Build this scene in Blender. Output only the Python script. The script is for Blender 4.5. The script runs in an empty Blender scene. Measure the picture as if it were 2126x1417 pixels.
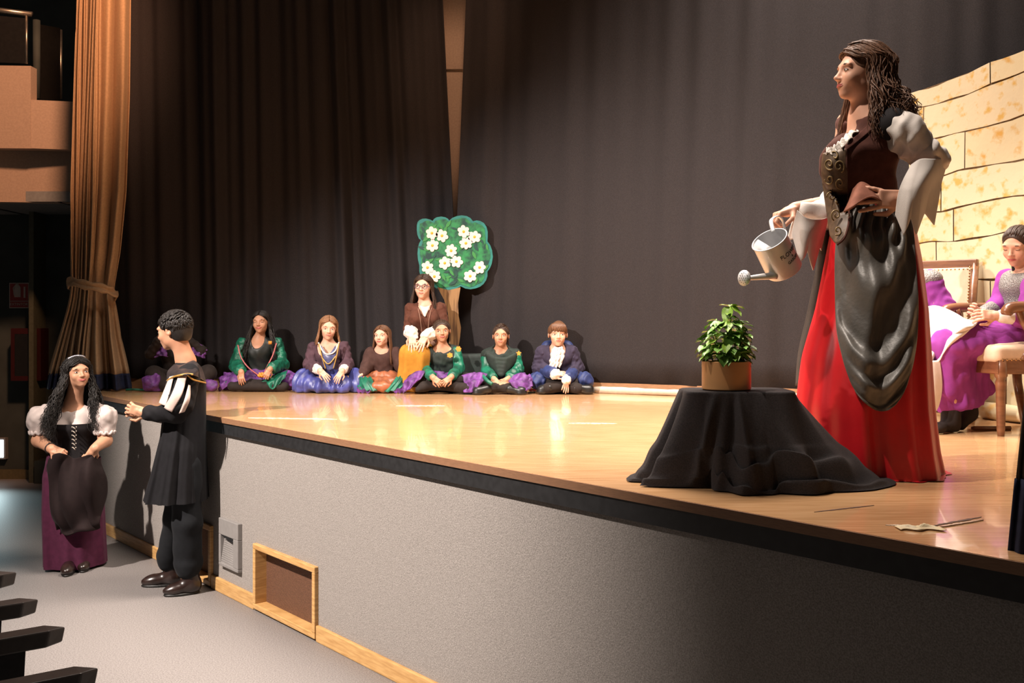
import bpy, math, random
import numpy as np
from mathutils import Vector, Matrix

# ------------------------------------------------------------------ camera, world, lights, exposure
F, CX, HY = 2067.0, 1063.0, 665.0       # focal length, principal column and horizon row for a 2126x1417 frame
H, SH = 1.720, 1.114                     # eye height above the auditorium floor, height of the stage floor
scene = bpy.context.scene
col = scene.collection
cam_d = bpy.data.cameras.new('camera'); cam = bpy.data.objects.new('camera', cam_d); col.objects.link(cam)
cam_d.sensor_width = 36.0; cam_d.lens = 36.0 * F / 2126.0
cam_d.shift_y = (HY - 708.5) / 2126.0
cam.location = (0, 0, H); cam.rotation_euler = (math.pi / 2, 0, 0)
cam_d.clip_start = 0.05; cam_d.clip_end = 100
scene.camera = cam
scene.view_settings.view_transform = 'Standard'; scene.view_settings.look = 'None'
scene.view_settings.gamma = 1.0; scene.view_settings.exposure = 0.22
scene.view_settings.use_curve_mapping = False
w = bpy.data.worlds.new('hall_dark'); scene.world = w; w.use_nodes = True
w.node_tree.nodes['Background'].inputs[0].default_value = (1.0, 0.86, 0.76, 1)
w.node_tree.nodes['Background'].inputs[1].default_value = 0.035

def lamp(name, typ, loc, target, energy, color, **kw):
    d = bpy.data.lights.new(name, typ); o = bpy.data.objects.new(name, d); col.objects.link(o)
    o.location = loc
    o.rotation_euler = (Vector(target) - Vector(loc)).to_track_quat('-Z', 'Y').to_euler()
    d.energy = energy; d.color = color
    for k, v in kw.items(): setattr(d, k, v)
    return o
# side boom on the audience side of the stage: the main light
lamp('key_spotlight', 'SPOT', (-4.5, 2.9, 5.0), (-0.80, 6.20, 1.25), 3300, (1.0, 0.88, 0.80),
     spot_size=math.radians(60), spot_blend=0.65, shadow_soft_size=0.09)
# steep overhead spot on the standing actor and the castle wall
lamp('actor_spotlight', 'SPOT', (-1.3, 3.1, 6.7), (2.0, 4.75, 1.75), 1150, (1.0, 0.86, 0.74),
     spot_size=math.radians(36), spot_blend=0.4, shadow_soft_size=0.06)
# added overhead fill for the stage floor, warm house light over the balcony side
lamp('stage_fill', 'AREA', (0.9, 5.9, 6.4), (0.7, 6.3, 0.0), 330, (1.0, 0.86, 0.75), shape='RECTANGLE', size=4.0, size_y=1.2, spread=math.radians(88))
lamp('house_light', 'SPOT', (-2.2, 6.0, 6.6), (-4.95, 9.4, 3.5), 1150, (1.0, 0.50, 0.28), spot_size=math.radians(38), spot_blend=0.5, shadow_soft_size=0.25)
lamp('gap_fill_light', 'SPOT', (-0.2, 6.2, 6.6), (-0.55, 9.4, 3.9), 260, (1.0, 0.58, 0.36), spot_size=math.radians(20), spot_blend=0.6, shadow_soft_size=0.2)  # extra spot added only to brighten the plaster strip in the gap
lamp('step_glow', 'SPOT', (-5.42, 10.35, 0.42), (-5.0, 8.0, 0.0), 22, (0.72, 0.95, 1.0), spot_size=math.radians(120), spot_blend=0.8, shadow_soft_size=0.1)

# ------------------------------------------------------------------ helpers
rng = random.Random(7)
def V(*a): return np.array(a, float)
def P(x, y, d): return V((x - CX) * d / F, d, H - (y - HY) * d / F)      # photo pixel + distance -> place
def stage_d(y): return F * (H - SH) / (y - HY)
def floor_d(y): return F * H / (y - HY)
def nrm(v): v = np.asarray(v, float); return v / (np.linalg.norm(v) + 1e-12)

def tag(o, label=None, cat=None, group=None, kind=None):
    if label: o['label'] = label
    if cat: o['category'] = cat
    if group: o['group'] = group
    if kind: o['kind'] = kind
    return o
def empty(name, loc, label=None, cat=None, group=None):
    o = bpy.data.objects.new(name, None); col.objects.link(o); o.location = tuple(loc); o.empty_display_size = 0.1
    return tag(o, label, cat, group)
def mesh(name, verts, faces, m=None, parent=None, smooth=True, loc=None, label=None, cat=None, group=None, kind=None, mats=None, fmat=None):
    me = bpy.data.meshes.new(name)
    v = np.asarray(verts, float)
    if isinstance(faces, np.ndarray) and faces.ndim == 2:
        me.vertices.add(len(v)); me.vertices.foreach_set('co', v.ravel())
        n, k = faces.shape
        me.loops.add(n * k); me.loops.foreach_set('vertex_index', faces.ravel().astype(np.int32))
        me.polygons.add(n); me.polygons.foreach_set('loop_start', (np.arange(n) * k).astype(np.int32))
        me.update(calc_edges=True); me.validate()
    else:
        me.from_pydata([tuple(p) for p in v], [], [tuple(int(i) for i in f) for f in faces]); me.update()
    for mm in (mats or ([m] if m else [])): me.materials.append(mm)
    if fmat is not None: me.polygons.foreach_set('material_index', np.asarray(fmat, np.int32))
    if smooth: me.polygons.foreach_set('use_smooth', np.ones(len(me.polygons), bool))
    o = bpy.data.objects.new(name, me); col.objects.link(o)
    if parent is not None: o.parent = parent
    if loc is not None: o.location = tuple(loc)
    return tag(o, label, cat, group, kind)
def structure(name, verts, faces, m, label=None, **kw):
    o = mesh(name, verts, faces, m, smooth=kw.pop('smooth', False), **kw); o['kind'] = 'structure'
    if label: o['label'] = label
    return o
class MB:                                   # collects shapes that make up ONE part
    def __init__(s): s.v = []; s.f = []; s.n = 0
    def add(s, v, f):
        v = np.asarray(v, float); s.v.append(v); s.f += [tuple(int(i) + s.n for i in q) for q in f]; s.n += len(v); return s
    def build(s, name, m, parent=None, **kw): return mesh(name, np.concatenate(s.v), s.f, m, parent, **kw)
BOXF = [(0, 1, 2, 3), (7, 6, 5, 4), (0, 4, 5, 1), (1, 5, 6, 2), (2, 6, 7, 3), (3, 7, 4, 0)]
def box(c, h, R=None):
    s = np.array([(-1, -1, -1), (-1, 1, -1), (1, 1, -1), (1, -1, -1), (-1, -1, 1), (-1, 1, 1), (1, 1, 1), (1, -1, 1)], float) * h
    if R is not None: s = s @ np.asarray(R).T
    return s + c, BOXF
def bevelled(o, wdt=0.004, seg=2):
    b = o.modifiers.new('bevel', 'BEVEL'); b.width = wdt; b.segments = seg; b.limit_method = 'ANGLE'; return o
def prism(poly, z0, z1):                    # outline (x, y) extruded in z
    n = len(poly); v = [(x, y, z0) for x, y in poly] + [(x, y, z1) for x, y in poly]
    return np.array(v), [tuple(range(n))[::-1], tuple(range(n, 2 * n))] + [(i, (i + 1) % n, n + (i + 1) % n, n + i) for i in range(n)]
def frame(t, up=(0, 0, 1)):
    t = nrm(t); u = np.asarray(up, float)
    if abs(t @ u) > 0.95: u = V(0, 1, 0) if abs(t[1]) < 0.9 else V(1, 0, 0)
    a = nrm(np.cross(u, t)); return a, np.cross(t, a)
def tube(pts, rad, n=8, flat=1.0, cap=True, closed=False):
    pts = np.asarray(pts, float); m = len(pts)
    rad = np.broadcast_to(np.asarray(rad, float), (m,))
    T = np.gradient(pts, axis=0)
    a, b = frame(T[0]); vs = []
    for i in range(m):
        t = nrm(T[i]); a = nrm(a - t * (a @ t)); b = np.cross(t, a)
        ang = np.linspace(0, 2 * math.pi, n, endpoint=False)
        vs.append(pts[i] + rad[i] * (np.outer(np.cos(ang), a) + flat * np.outer(np.sin(ang), b)))
    v = np.concatenate(vs); f = []
    for i in range(m - 1):
        for j in range(n): f.append((i * n + j, i * n + (j + 1) % n, (i + 1) * n + (j + 1) % n, (i + 1) * n + j))
    if cap: f += [tuple(range(n))[::-1], tuple(range((m - 1) * n, m * n))]
    return v, f
def lathe(prof, n=32, cap=True):            # profile of (r, z)
    ang = np.linspace(0, 2 * math.pi, n, endpoint=False); v = []
    for r, z in prof: v += [(r * math.cos(a), r * math.sin(a), z) for a in ang]
    f = []
    for i in range(len(prof) - 1):
        for j in range(n): f.append((i * n + j, i * n + (j + 1) % n, (i + 1) * n + (j + 1) % n, (i + 1) * n + j))
    if cap: f += [tuple(range(n))[::-1], tuple(range((len(prof) - 1) * n, len(prof) * n))]
    return np.array(v), f
def grid(nu, nv, fn, closed=False):         # parametric sheet
    u = np.linspace(0, 1, nu, endpoint=not closed); v = np.linspace(0, 1, nv)
    U, W = np.meshgrid(u, v); p = fn(U, W); p = np.stack([np.broadcast_to(q, U.shape) for q in p], -1).reshape(-1, 3)
    i, j = np.meshgrid(np.arange(nu if closed else nu - 1), np.arange(nv - 1)); i = i.ravel(); j = j.ravel(); i2 = (i + 1) % nu
    return p, np.stack([j * nu + i, j * nu + i2, (j + 1) * nu + i2, (j + 1) * nu + i], -1)
def solid(o, t, off=0.0):
    s = o.modifiers.new('thickness', 'SOLIDIFY'); s.thickness = t; s.offset = off; return o
def spline(ctrl, n):                        # Catmull-Rom through control points
    c = np.asarray(ctrl, float); c = np.concatenate([[2 * c[0] - c[1]], c, [2 * c[-1] - c[-2]]])
    t = np.linspace(0, len(c) - 3 - 1e-9, n); i = t.astype(int); u = (t - i)[:, None]
    p0, p1, p2, p3 = c[i], c[i + 1], c[i + 2], c[i + 3]
    return 0.5 * (2 * p1 + (p2 - p0) * u + (2 * p0 - 5 * p1 + 4 * p2 - p3) * u ** 2 + (3 * p1 - p0 - 3 * p2 + p3) * u ** 3)
def copy_thing(root):
    c = root.copy(); col.objects.link(c)
    for ch in list(root.children):
        d = ch.copy(); col.objects.link(d); d.parent = c
        for g in list(ch.children):
            e = g.copy(); col.objects.link(e); e.parent = d
    return c

# ------------------------------------------------------------------ materials
def mat(name, c, rough=0.6, metal=0.0, var=0.12, scale=30.0, bump=0.0, bscale=120.0, sheen=0.0, coat=0.0, spec=0.5,
        stretch=(1, 1, 1), c2=None, trans=0.0, alpha=1.0, emit=None, aniso=0.0, detail=4.0, rot=0.0, lo=0.35, hi=0.65, subs=0.0):
    m = bpy.data.materials.new(name); m.use_nodes = True; nt = m.node_tree; N = nt.nodes; L = nt.links
    b = N['Principled BSDF']
    b.inputs['Roughness'].default_value = rough; b.inputs['Metallic'].default_value = metal
    b.inputs['Specular IOR Level'].default_value = spec
    b.inputs['Sheen Weight'].default_value = sheen; b.inputs['Coat Weight'].default_value = coat
    b.inputs['Transmission Weight'].default_value = trans; b.inputs['Alpha'].default_value = alpha
    if sheen: b.inputs['Sheen Tint'].default_value = (min(1, c[0] * 2 + .15), min(1, c[1] * 2 + .15), min(1, c[2] * 2 + .15), 1); b.inputs['Sheen Roughness'].default_value = 0.35
    if subs: b.inputs['Subsurface Weight'].default_value = subs; b.inputs['Subsurface Radius'].default_value = (0.012, 0.005, 0.003); b.inputs['Subsurface Scale'].default_value = 1.0
    tc = N.new('ShaderNodeTexCoord'); mp = N.new('ShaderNodeMapping'); mp.inputs['Scale'].default_value = stretch
    mp.inputs['Rotation'].default_value = (0, 0, rot)
    L.new(tc.outputs['Object'], mp.inputs['Vector'])
    nz = N.new('ShaderNodeTexNoise'); nz.inputs['Scale'].default_value = scale; nz.inputs['Detail'].default_value = detail
    L.new(mp.outputs[0], nz.inputs['Vector'])
    cr = N.new('ShaderNodeValToRGB')
    a = np.array(c[:3]); k = np.array(c2[:3]) if c2 is not None else a * (1 + var)
    a = a if c2 is not None else a * (1 - var)
    cr.color_ramp.elements[0].position = lo; cr.color_ramp.elements[1].position = hi
    cr.color_ramp.elements[0].color = (*a, 1); cr.color_ramp.elements[1].color = (*np.clip(k, 0, 1), 1)
    L.new(nz.outputs['Fac'], cr.inputs['Fac']); L.new(cr.outputs['Color'], b.inputs['Base Color'])
    if bump:
        n2 = N.new('ShaderNodeTexNoise'); n2.inputs['Scale'].default_value = bscale; n2.inputs['Detail'].default_value = 3
        L.new(mp.outputs[0], n2.inputs['Vector'])
        bp = N.new('ShaderNodeBump'); bp.inputs['Strength'].default_value = bump; bp.inputs['Distance'].default_value = 0.01
        L.new(n2.outputs['Fac'], bp.inputs['Height']); L.new(bp.outputs['Normal'], b.inputs['Normal'])
    if emit: b.inputs['Emission Color'].default_value = (*emit[:3], 1); b.inputs['Emission Strength'].default_value = emit[3]
    return m
def satin(name, c, rough=0.32, **kw): return mat(name, c, rough, sheen=0.25, bump=kw.pop('bump', 0.05), bscale=kw.pop('bscale', 300), spec=0.5, **kw)
def cloth(name, c, **kw): return mat(name, c, kw.pop('rough', 0.85), sheen=kw.pop('sheen', 0.15), bump=kw.pop('bump', 0.15), bscale=kw.pop('bscale', 400), spec=0.2, **kw)

# ------------------------------------------------------------------ distance-field modelling (bodies, garments)
def eul(yaw=0, pitch=0, roll=0):            # degrees; yaw>0 turns the face to the viewer's left, pitch>0 looks up
    y, p, r = math.radians(-yaw), math.radians(-pitch), math.radians(roll)
    return np.array(Matrix.Rotation(y, 3, 'Z') @ Matrix.Rotation(p, 3, 'X') @ Matrix.Rotation(r, 3, 'Y'))
class Field:
    def __init__(s): s.ops = []
    def cap(s, a, b, ra, rb=None, k=0.02, sub=False):
        a = np.asarray(a, float); b = np.asarray(b, float); rb = ra if rb is None else rb; r = max(ra, rb)
        s.ops.append(('c', a, b, ra, rb, k, sub, np.minimum(a, b) - r, np.maximum(a, b) + r)); return s
    def ell(s, c, r, R=None, k=0.02, sub=False):
        c = np.asarray(c, float); r = np.asarray(r, float) * np.ones(3); R = np.eye(3) if R is None else R
        e = np.sqrt(((R * r) ** 2).sum(1)); s.ops.append(('e', c, r, R, None, k, sub, c - e, c + e)); return s
    def box(s, c, h, R=None, rnd=0.01, k=0.01, sub=False):
        c = np.asarray(c, float); h = np.asarray(h, float); R = np.eye(3) if R is None else R
        e = np.abs(R * h).sum(1) + rnd; s.ops.append(('b', c, h, R, rnd, k, sub, c - e, c + e)); return s
    def chain(s, pts, rad, k=0.02):
        for i in range(len(pts) - 1): s.cap(pts[i], pts[i + 1], rad[i], rad[i + 1], k)
        return s
    def bounds(s):
        o = [q for q in s.ops if not q[6]]
        return np.min([q[7] for q in o], 0), np.max([q[8] for q in o], 0)
    def mesh(s, res, noise=None, amp=0.0, clip=None, box=None, smooth=1):
        lo, hi = s.bounds()
        if box is not None: lo, hi = np.maximum(lo, box[0]), np.minimum(hi, box[1])
        lo = lo - 3 * res; hi = hi + 3 * res
        if box is not None: lo = np.maximum(lo, np.asarray(box[0])); hi = np.minimum(hi, np.asarray(box[1]))
        n = np.maximum(((hi - lo) / res).astype(int) + 1, 2)
        ax = [lo[i] + res * np.arange(n[i]) for i in range(3)]
        f = np.full(n, 1.0, np.float32)
        for q in s.ops:
            k = q[5]; pad = k + 3 * res
            i0 = [max(0, int((q[7][i] - pad - lo[i]) / res)) for i in range(3)]
            i1 = [min(n[i], int((q[8][i] + pad - lo[i]) / res) + 2) for i in range(3)]
            if any(i1[i] <= i0[i] for i in range(3)): continue
            sl = tuple(slice(i0[i], i1[i]) for i in range(3))
            X, Y, Z = np.meshgrid(*[ax[i][sl[i]].astype(np.float32) for i in range(3)], indexing='ij', sparse=True)
            if q[0] == 'c':
                a, b, ra, rb = q[1:5]; ab = b - a; l2 = ab @ ab + 1e-12
                t = np.clip(((X - a[0]) * ab[0] + (Y - a[1]) * ab[1] + (Z - a[2]) * ab[2]) / l2, 0, 1)
                d = np.sqrt((X - a[0] - t * ab[0]) ** 2 + (Y - a[1] - t * ab[1]) ** 2 + (Z - a[2] - t * ab[2]) ** 2) - (ra + (rb - ra) * t)
            else:
                c, r, R = q[1:4]; x, y, z = X - c[0], Y - c[1], Z - c[2]
                lx = x * R[0, 0] + y * R[1, 0] + z * R[2, 0]; ly = x * R[0, 1] + y * R[1, 1] + z * R[2, 1]; lz = x * R[0, 2] + y * R[1, 2] + z * R[2, 2]
                if q[0] == 'e':
                    k0 = np.sqrt((lx / r[0]) ** 2 + (ly / r[1]) ** 2 + (lz / r[2]) ** 2)
                    k1 = np.sqrt((lx / r[0] ** 2) ** 2 + (ly / r[1] ** 2) ** 2 + (lz / r[2] ** 2) ** 2) + 1e-9
                    d = k0 * (k0 - 1) / k1
                    d = np.where(k0 < 0.05, -min(r), d)
                else:
                    qx, qy, qz = np.abs(lx) - r[0], np.abs(ly) - r[1], np.abs(lz) - r[2]
                    d = np.sqrt(np.maximum(qx, 0) ** 2 + np.maximum(qy, 0) ** 2 + np.maximum(qz, 0) ** 2) + np.minimum(np.maximum(qx, np.maximum(qy, qz)), 0) - q[4]
            g = f[sl]
            if q[6]:
                h = np.maximum(k - np.abs(g + d), 0) / max(k, 1e-6); f[sl] = np.maximum(g, -d) + h * h * k * 0.25
            else:
                h = np.maximum(k - np.abs(g - d), 0) / max(k, 1e-6); f[sl] = np.minimum(g, d) - h * h * k * 0.25
        X, Y, Z = np.meshgrid(*[a.astype(np.float32) for a in ax], indexing='ij', sparse=True)
        if noise is not None: f = f + (amp * noise(X, Y, Z)).astype(np.float32)
        for (p, nv) in (clip or []):
            f = np.maximum(f, ((X - p[0]) * nv[0] + (Y - p[1]) * nv[1] + (Z - p[2]) * nv[2]).astype(np.float32))
        return nets(f, lo, res, smooth)
def nets(f, lo, res, smooth=1):
    s = f < 0
    c = np.zeros(np.array(f.shape) - 1, np.int8)
    for dx in (0, 1):
        for dy in (0, 1):
            for dz in (0, 1): c += s[dx:c.shape[0] + dx, dy:c.shape[1] + dy, dz:c.shape[2] + dz]
    act = (c > 0) & (c < 8); ijk = np.argwhere(act)
    if not len(ijk): return np.zeros((0, 3)), np.zeros((0, 4), int)
    vid = np.full(c.shape, -1, np.int64); vid[act] = np.arange(len(ijk))
    acc = np.zeros((len(ijk), 3)); cnt = np.zeros(len(ijk))
    off = [(0, 0, 0), (1, 0, 0), (0, 1, 0), (0, 0, 1), (1, 1, 0), (1, 0, 1), (0, 1, 1), (1, 1, 1)]
    fv = [f[ijk[:, 0] + o[0], ijk[:, 1] + o[1], ijk[:, 2] + o[2]] for o in off]
    for a in range(8):
        for b in range(a + 1, 8):
            oa, ob = np.array(off[a]), np.array(off[b])
            if np.abs(oa - ob).sum() != 1: continue
            m = (fv[a] < 0) != (fv[b] < 0)
            t = np.where(m, fv[a] / np.where(m, fv[a] - fv[b], 1), 0)
            acc += np.where(m[:, None], oa + t[:, None] * (ob - oa), 0); cnt += m
    v = ijk + acc / cnt[:, None]
    fs = []
    for ax in range(3):
        sl0 = [slice(None)] * 3; sl1 = [slice(None)] * 3; sl0[ax] = slice(0, -1); sl1[ax] = slice(1, None)
        e = s[tuple(sl0)] != s[tuple(sl1)]; flip = s[tuple(sl0)]
        o1, o2 = (ax + 1) % 3, (ax + 2) % 3
        idx = np.argwhere(e); idx = idx[(idx[:, o1] > 0) & (idx[:, o2] > 0) & (idx[:, o1] < f.shape[o1] - 1) & (idx[:, o2] < f.shape[o2] - 1)]
        if not len(idx): continue
        def at(d1, d2):
            q = idx.copy(); q[:, o1] -= d1; q[:, o2] -= d2; return vid[q[:, 0], q[:, 1], q[:, 2]]
        Q = np.stack([at(1, 1), at(0, 1), at(0, 0), at(1, 0)], -1)
        fl = flip[idx[:, 0], idx[:, 1], idx[:, 2]]
        Q[~fl] = Q[~fl][:, ::-1]; fs.append(Q)
    Q = np.concatenate(fs)
    for _ in range(smooth):
        a = np.zeros_like(v); n = np.zeros(len(v))
        for i in range(4):
            p, q = Q[:, i], Q[:, (i + 1) % 4]
            for d in range(3): a[:, d] += np.bincount(p, v[q, d], len(v)) + np.bincount(q, v[p, d], len(v))
            n += np.bincount(p, minlength=len(v)) + np.bincount(q, minlength=len(v))
        v = 0.5 * v + 0.5 * a / np.maximum(n, 1)[:, None]
    return lo + v * res, Q
def joinm(parts):
    v = []; f = []; n = 0
    for a, b in parts:
        if len(a): v.append(np.asarray(a)); f.append(np.asarray(b) + n); n += len(a)
    return np.concatenate(v), np.concatenate(f)
def wrinkle(seed=0, s=1.0, st=(1, 1, 1)):
    r = np.random.RandomState(seed); W = r.randn(7, 3) * 22 * s * np.array(st); ph = r.rand(7) * 6.3
    def fn(X, Y, Z):
        o = 0
        for wv, p in zip(W, ph): o = o + np.sin(X * wv[0] + Y * wv[1] + Z * wv[2] + p + 1.6 * np.sin(0.5 * (X * wv[1] + Y * wv[2] + Z * wv[0])))
        return o / 3.0
    return fn
# ------------------------------------------------------------------ the setting
M_floor = mat('hall_floor_vinyl', (0.150, 0.136, 0.130), 0.55, scale=140, c2=(0.235, 0.216, 0.206), lo=.42, hi=.58, detail=6)
M_wood = mat('stage_laminate', (0.50, 0.275, 0.125), 0.17, scale=6, c2=(0.66, 0.40, 0.205), stretch=(0.9, 16, 1), rot=-0.48, detail=7, coat=0.35, bump=0.012, bscale=8)
M_front = mat('stage_front_carpet', (0.225, 0.205, 0.188), 0.95, scale=210, c2=(0.345, 0.315, 0.290), bump=0.35, bscale=160, lo=.38, hi=.62, detail=8, spec=0.1)
M_black = mat('black_rubber', (0.012, 0.012, 0.013), 0.55, var=0.3)
M_lip = mat('stage_edge_wood', (0.25, 0.13, 0.07), 0.45, stretch=(1, 1, 12))
M_pine = mat('pine_board', (0.46, 0.25, 0.085), 0.42, scale=9, c2=(0.62, 0.37, 0.145), stretch=(1, 1, 10), detail=6)
M_plaster = mat('beige_plaster', (0.46, 0.34, 0.26), 0.9, scale=60, var=0.06, bump=0.1, bscale=300)
M_darkwall = mat('dark_hall_wall', (0.050, 0.060, 0.055), 0.85, var=0.2, scale=4)
M_tile = mat('soffit_tile', (0.26, 0.27, 0.27), 0.8, var=0.08)
M_metal = mat('brushed_metal', (0.40, 0.36, 0.30), 0.35, metal=0.9)
M_drape = cloth('black_stage_drape', (0.027, 0.0232, 0.0240), bump=0.3, bscale=500, rough=0.95, sheen=0.10, var=0.25, scale=250)
M_beige = cloth('beige_main_curtain', (0.43, 0.285, 0.165), var=0.08, scale=60)
M_navy = cloth('navy_hem', (0.022, 0.028, 0.062), var=0.2)

FD = V(0.638, -0.770, 0); FIN = V(0.770, 0.638, 0); F0 = V(-0.9016, 5.134, 0)      # stage front edge: direction, inward normal, a point
def fpt(u, inset=0.0, z=0.0): return F0 + FD * u + FIN * inset + V(0, 0, z)
def wallray(px, py, inset=0.03):            # where the line of sight meets the stage front wall -> (u, z)
    r = V((px - CX) / F, 1, -(py - HY) / F); q = F0 + FIN * inset
    t = (q @ FIN) / (r @ FIN); p = r * t; return (p - q) @ FD, H + p[2]
U0, U1 = -4.38, 6.4
structure('floor', [(-9, -2, 0), (7, -2, 0), (7, 13, 0), (-9, 13, 0)], [(0, 1, 2, 3)], M_floor, 'grey speckled auditorium floor in front of the stage')
pl = [fpt(U0)[:2], fpt(U1)[:2], (7.5, 2.0), (7.5, 11.5), (-3.72, 11.5)]
v, f = prism(pl, SH - 0.018, SH); structure('floor_stage', v, f, M_wood, 'glossy honey coloured wooden stage floor')
def wallbox(u0, u1, z0, z1, i0, i1):
    v = [fpt(u0, i0, z0), fpt(u0, i1, z0), fpt(u1, i1, z0), fpt(u1, i0, z0), fpt(u0, i0, z1), fpt(u0, i1, z1), fpt(u1, i1, z1), fpt(u1, i0, z1)]
    return np.array(v), BOXF
v, f = wallbox(U0, U1, SH - 0.034, SH - 0.001, -0.006, 0.02); structure('trim_1', v, f, M_lip, 'thin worn wooden lip along the stage edge')
v, f = wallbox(U0, U1, SH - 0.105, SH - 0.034, 0.004, 0.2); structure('trim_2', v, f, M_black, 'black band under the stage edge')
# stage front wall with two vent openings
uA0, zA1 = wallray(532, 1122); uA1, zt = wallray(661, 1180); _, zA0 = wallray(532, 1272); zA0 = max(zA0, 0.012)
uB1, _ = wallray(443, 1075); uB0 = uB1 - (uA1 - uA0)
zA1 = 0.5 * (zA1 + zt)
mb = MB()
for (a, b, c, d) in ((U0, uB0, 0, SH - .1), (uB1, uA0, 0, SH - .1), (uA1, U1, 0, SH - .1), (uB0, uB1, zA1, SH - .1), (uA0, uA1, zA1, SH - .1), (uB0, uB1, 0, zA0), (uA0, uA1, 0, zA0)):
    mb.add(*wallbox(a, b, c, d, 0.03, 0.12))
wf = mb.build('wall_front', M_front, smooth=False, kind='structure', label='grey carpeted front wall of the stage')
v, f = wallbox(U0, U1, 0, SH - .02, 0.30, 0.34); structure('wall_inner', v, f, M_darkwall)
for i, (a, b) in enumerate(((U0, uB0 - .004), (uB1 + .004, uA0 - .004), (uA1 + .004, U1))):
    v, f = wallbox(a, b, 0, 0.088, 0.010, 0.032)
    bevelled(structure('baseboard_%d' % (i + 1), v, f, M_pine, ['pine baseboard of the stage wall at the far end', 'short pine baseboard between the two vents', 'pine baseboard running towards the viewer'][i]), 0.006)
# vents: pine frame, slats in front of a dark back
M_vent = mat('vent_weave', (0.13, 0.058, 0.030), 0.7, var=0.3, scale=200)
M_ventback = mat('vent_shadow', (0.03, 0.015, 0.01), 0.9)
def vent(u0, u1, label):
    r = empty('wall_vent', fpt(u0, 0.03, 0), label, 'vent', 'vents in the stage front'); o = np.array(r.location)
    fw = 0.032
    def fr(a, b, c, d, i0, i1, nm, m):
        v, f = wallbox(a, b, c, d, i0, i1); return mesh(nm, v - o, f, m, r, smooth=False)
    for a, b, c, d in ((u0, u1, zA1 - fw, zA1), (u0, u1, zA0, zA0 + fw), (u0, u0 + fw, zA0 + fw, zA1 - fw), (u1 - fw, u1, zA0 + fw, zA1 - fw)):
        bevelled(fr(a, b, c, d, 0.006, 0.105, 'frame_board', M_pine), 0.004)
    fr(u0 + fw, u1 - fw, zA0 + fw, zA1 - fw, 0.092, 0.10, 'backing', M_ventback)
    n = 44; mb = MB()
    for i in range(n):
        z = zA0 + fw + (zA1 - zA0 - 2 * fw) * (i + .5) / n
        mb.add(*wallbox(u0 + fw, u1 - fw, z - .0028, z + .0028, 0.080, 0.090))
    s = mesh('slat', np.concatenate(mb.v) - o, mb.f, M_vent, r, smooth=False); s['kind'] = 'stuff'
    return r
vent(uA0, uA1, 'pine framed brown slatted vent with an unobstructed opening')
vb = vent(uB0, uB1, 'pine framed vent half hidden behind the legs of the boy in black')
# recessed step light in the wall
ua, za = wallray(463, 1072); ub, zb = wallray(503, 1188)
M_grey = mat('grey_plastic', (0.24, 0.225, 0.215), 0.5, var=0.05)
sl_ = empty('step_light', fpt(ua, .03, zb), 'grey plastic step light with a slanted recess on the stage wall', 'light fixture'); o = np.array(sl_.location)
def slp(nm, a, b, c, d, i0, i1, m):
    v, f = wallbox(a, b, c, d, i0, i1); return mesh(nm, v - o, f, m, sl_, smooth=False)
w_, h_ = ub - ua, za - zb
for q in ((ua, ub, za - .34 * h_, za), (ua, ub, zb, zb + .07 * h_), (ua, ua + .10 * w_, zb + .07 * h_, za - .34 * h_), (ub - .24 * w_, ub, zb + .07 * h_, za - .34 * h_)):
    bevelled(slp('housing', *q, 0.0, 0.035, M_grey), 0.004)
rc = [fpt(ua + .1 * w_, 0.032, za - .34 * h_), fpt(ub - .24 * w_, 0.032, za - .34 * h_), fpt(ub - .24 * w_, 0.004, zb + .07 * h_), fpt(ua + .1 * w_, 0.004, zb + .07 * h_)]
mesh('reflector', np.array(rc) - o, [(0, 1, 2, 3)], M_grey, sl_, smooth=False)
mb = MB()
for i in range(14):
    t = i / 14; a = np.array(rc[0]) * (1 - t) + np.array(rc[3]) * t; b = np.array(rc[1]) * (1 - t) + np.array(rc[2]) * t
    mb.add(*tube([a - o, b - o], 0.0022, 5))
mb.build('rib', M_grey, sl_)
mesh('hood', np.array([fpt(ua + .1 * w_, -.001, za - .34 * h_), fpt(ub - .24 * w_, -.001, za - .34 * h_), fpt(ub - .24 * w_, -.001, za - .42 * h_), fpt(ua + .5 * w_, -.001, za - .40 * h_)]) - o, [(0, 1, 2, 3)], M_black, sl_, smooth=False)

# black drapes ---------------------------------------------------------------
def drape(name, a, b, zlo, zhi, label, folds, amp, seed, m, edge=None, nu=420, parent=None, edge0=None, soft=1.0):
    a = V(*a, 0); b = V(*b, 0); t = nrm(b - a); nn = np.cross(t, V(0, 0, 1)); Lw = np.linalg.norm(b - a)
    r = np.random.RandomState(seed); K = folds; ph = r.rand(8) * 6.3
    def fn(U, W):
        z = zlo + (zhi - zlo) * W
        x = U + 0.012 * np.sin(9 * U + ph[6]) * W
        mod = 0.35 + 0.65 * (0.5 + 0.5 * np.sin(6.3 * 2.3 * x + ph[0])) * (0.5 + 0.5 * np.sin(6.3 * 5.1 * x + ph[1]))
        q = mod * (np.sin(6.283 * K * x + ph[2] + 1.2 * np.sin(6.283 * K * .37 * x)) + .45 * np.sin(6.283 * K * 1.9 * x + ph[3] + .3 * W)) + .5 * np.sin(6.283 * K * .3 * x + ph[4])
        off = amp * q * (0.75 + 0.5 * W * soft + .15 * np.sin(3 * W + 20 * x))
        s = U * Lw
        if edge is not None: s = s * (1 + edge(W) / Lw)
        if edge0 is not None: s = s + edge0(W) * (1 - U)
        zz = z + (1 - W) ** 6 * 0.012 * np.sin(40 * U)
        return a[0] + t[0] * s + nn[0] * off, a[1] + t[1] * s + nn[1] * off, zz
    v, f = grid(nu, 26, fn)
    v2 = mesh(name, v, f, m, parent, label=label, cat='curtain' if parent is None else None)
    return solid(v2, 0.006)
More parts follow.
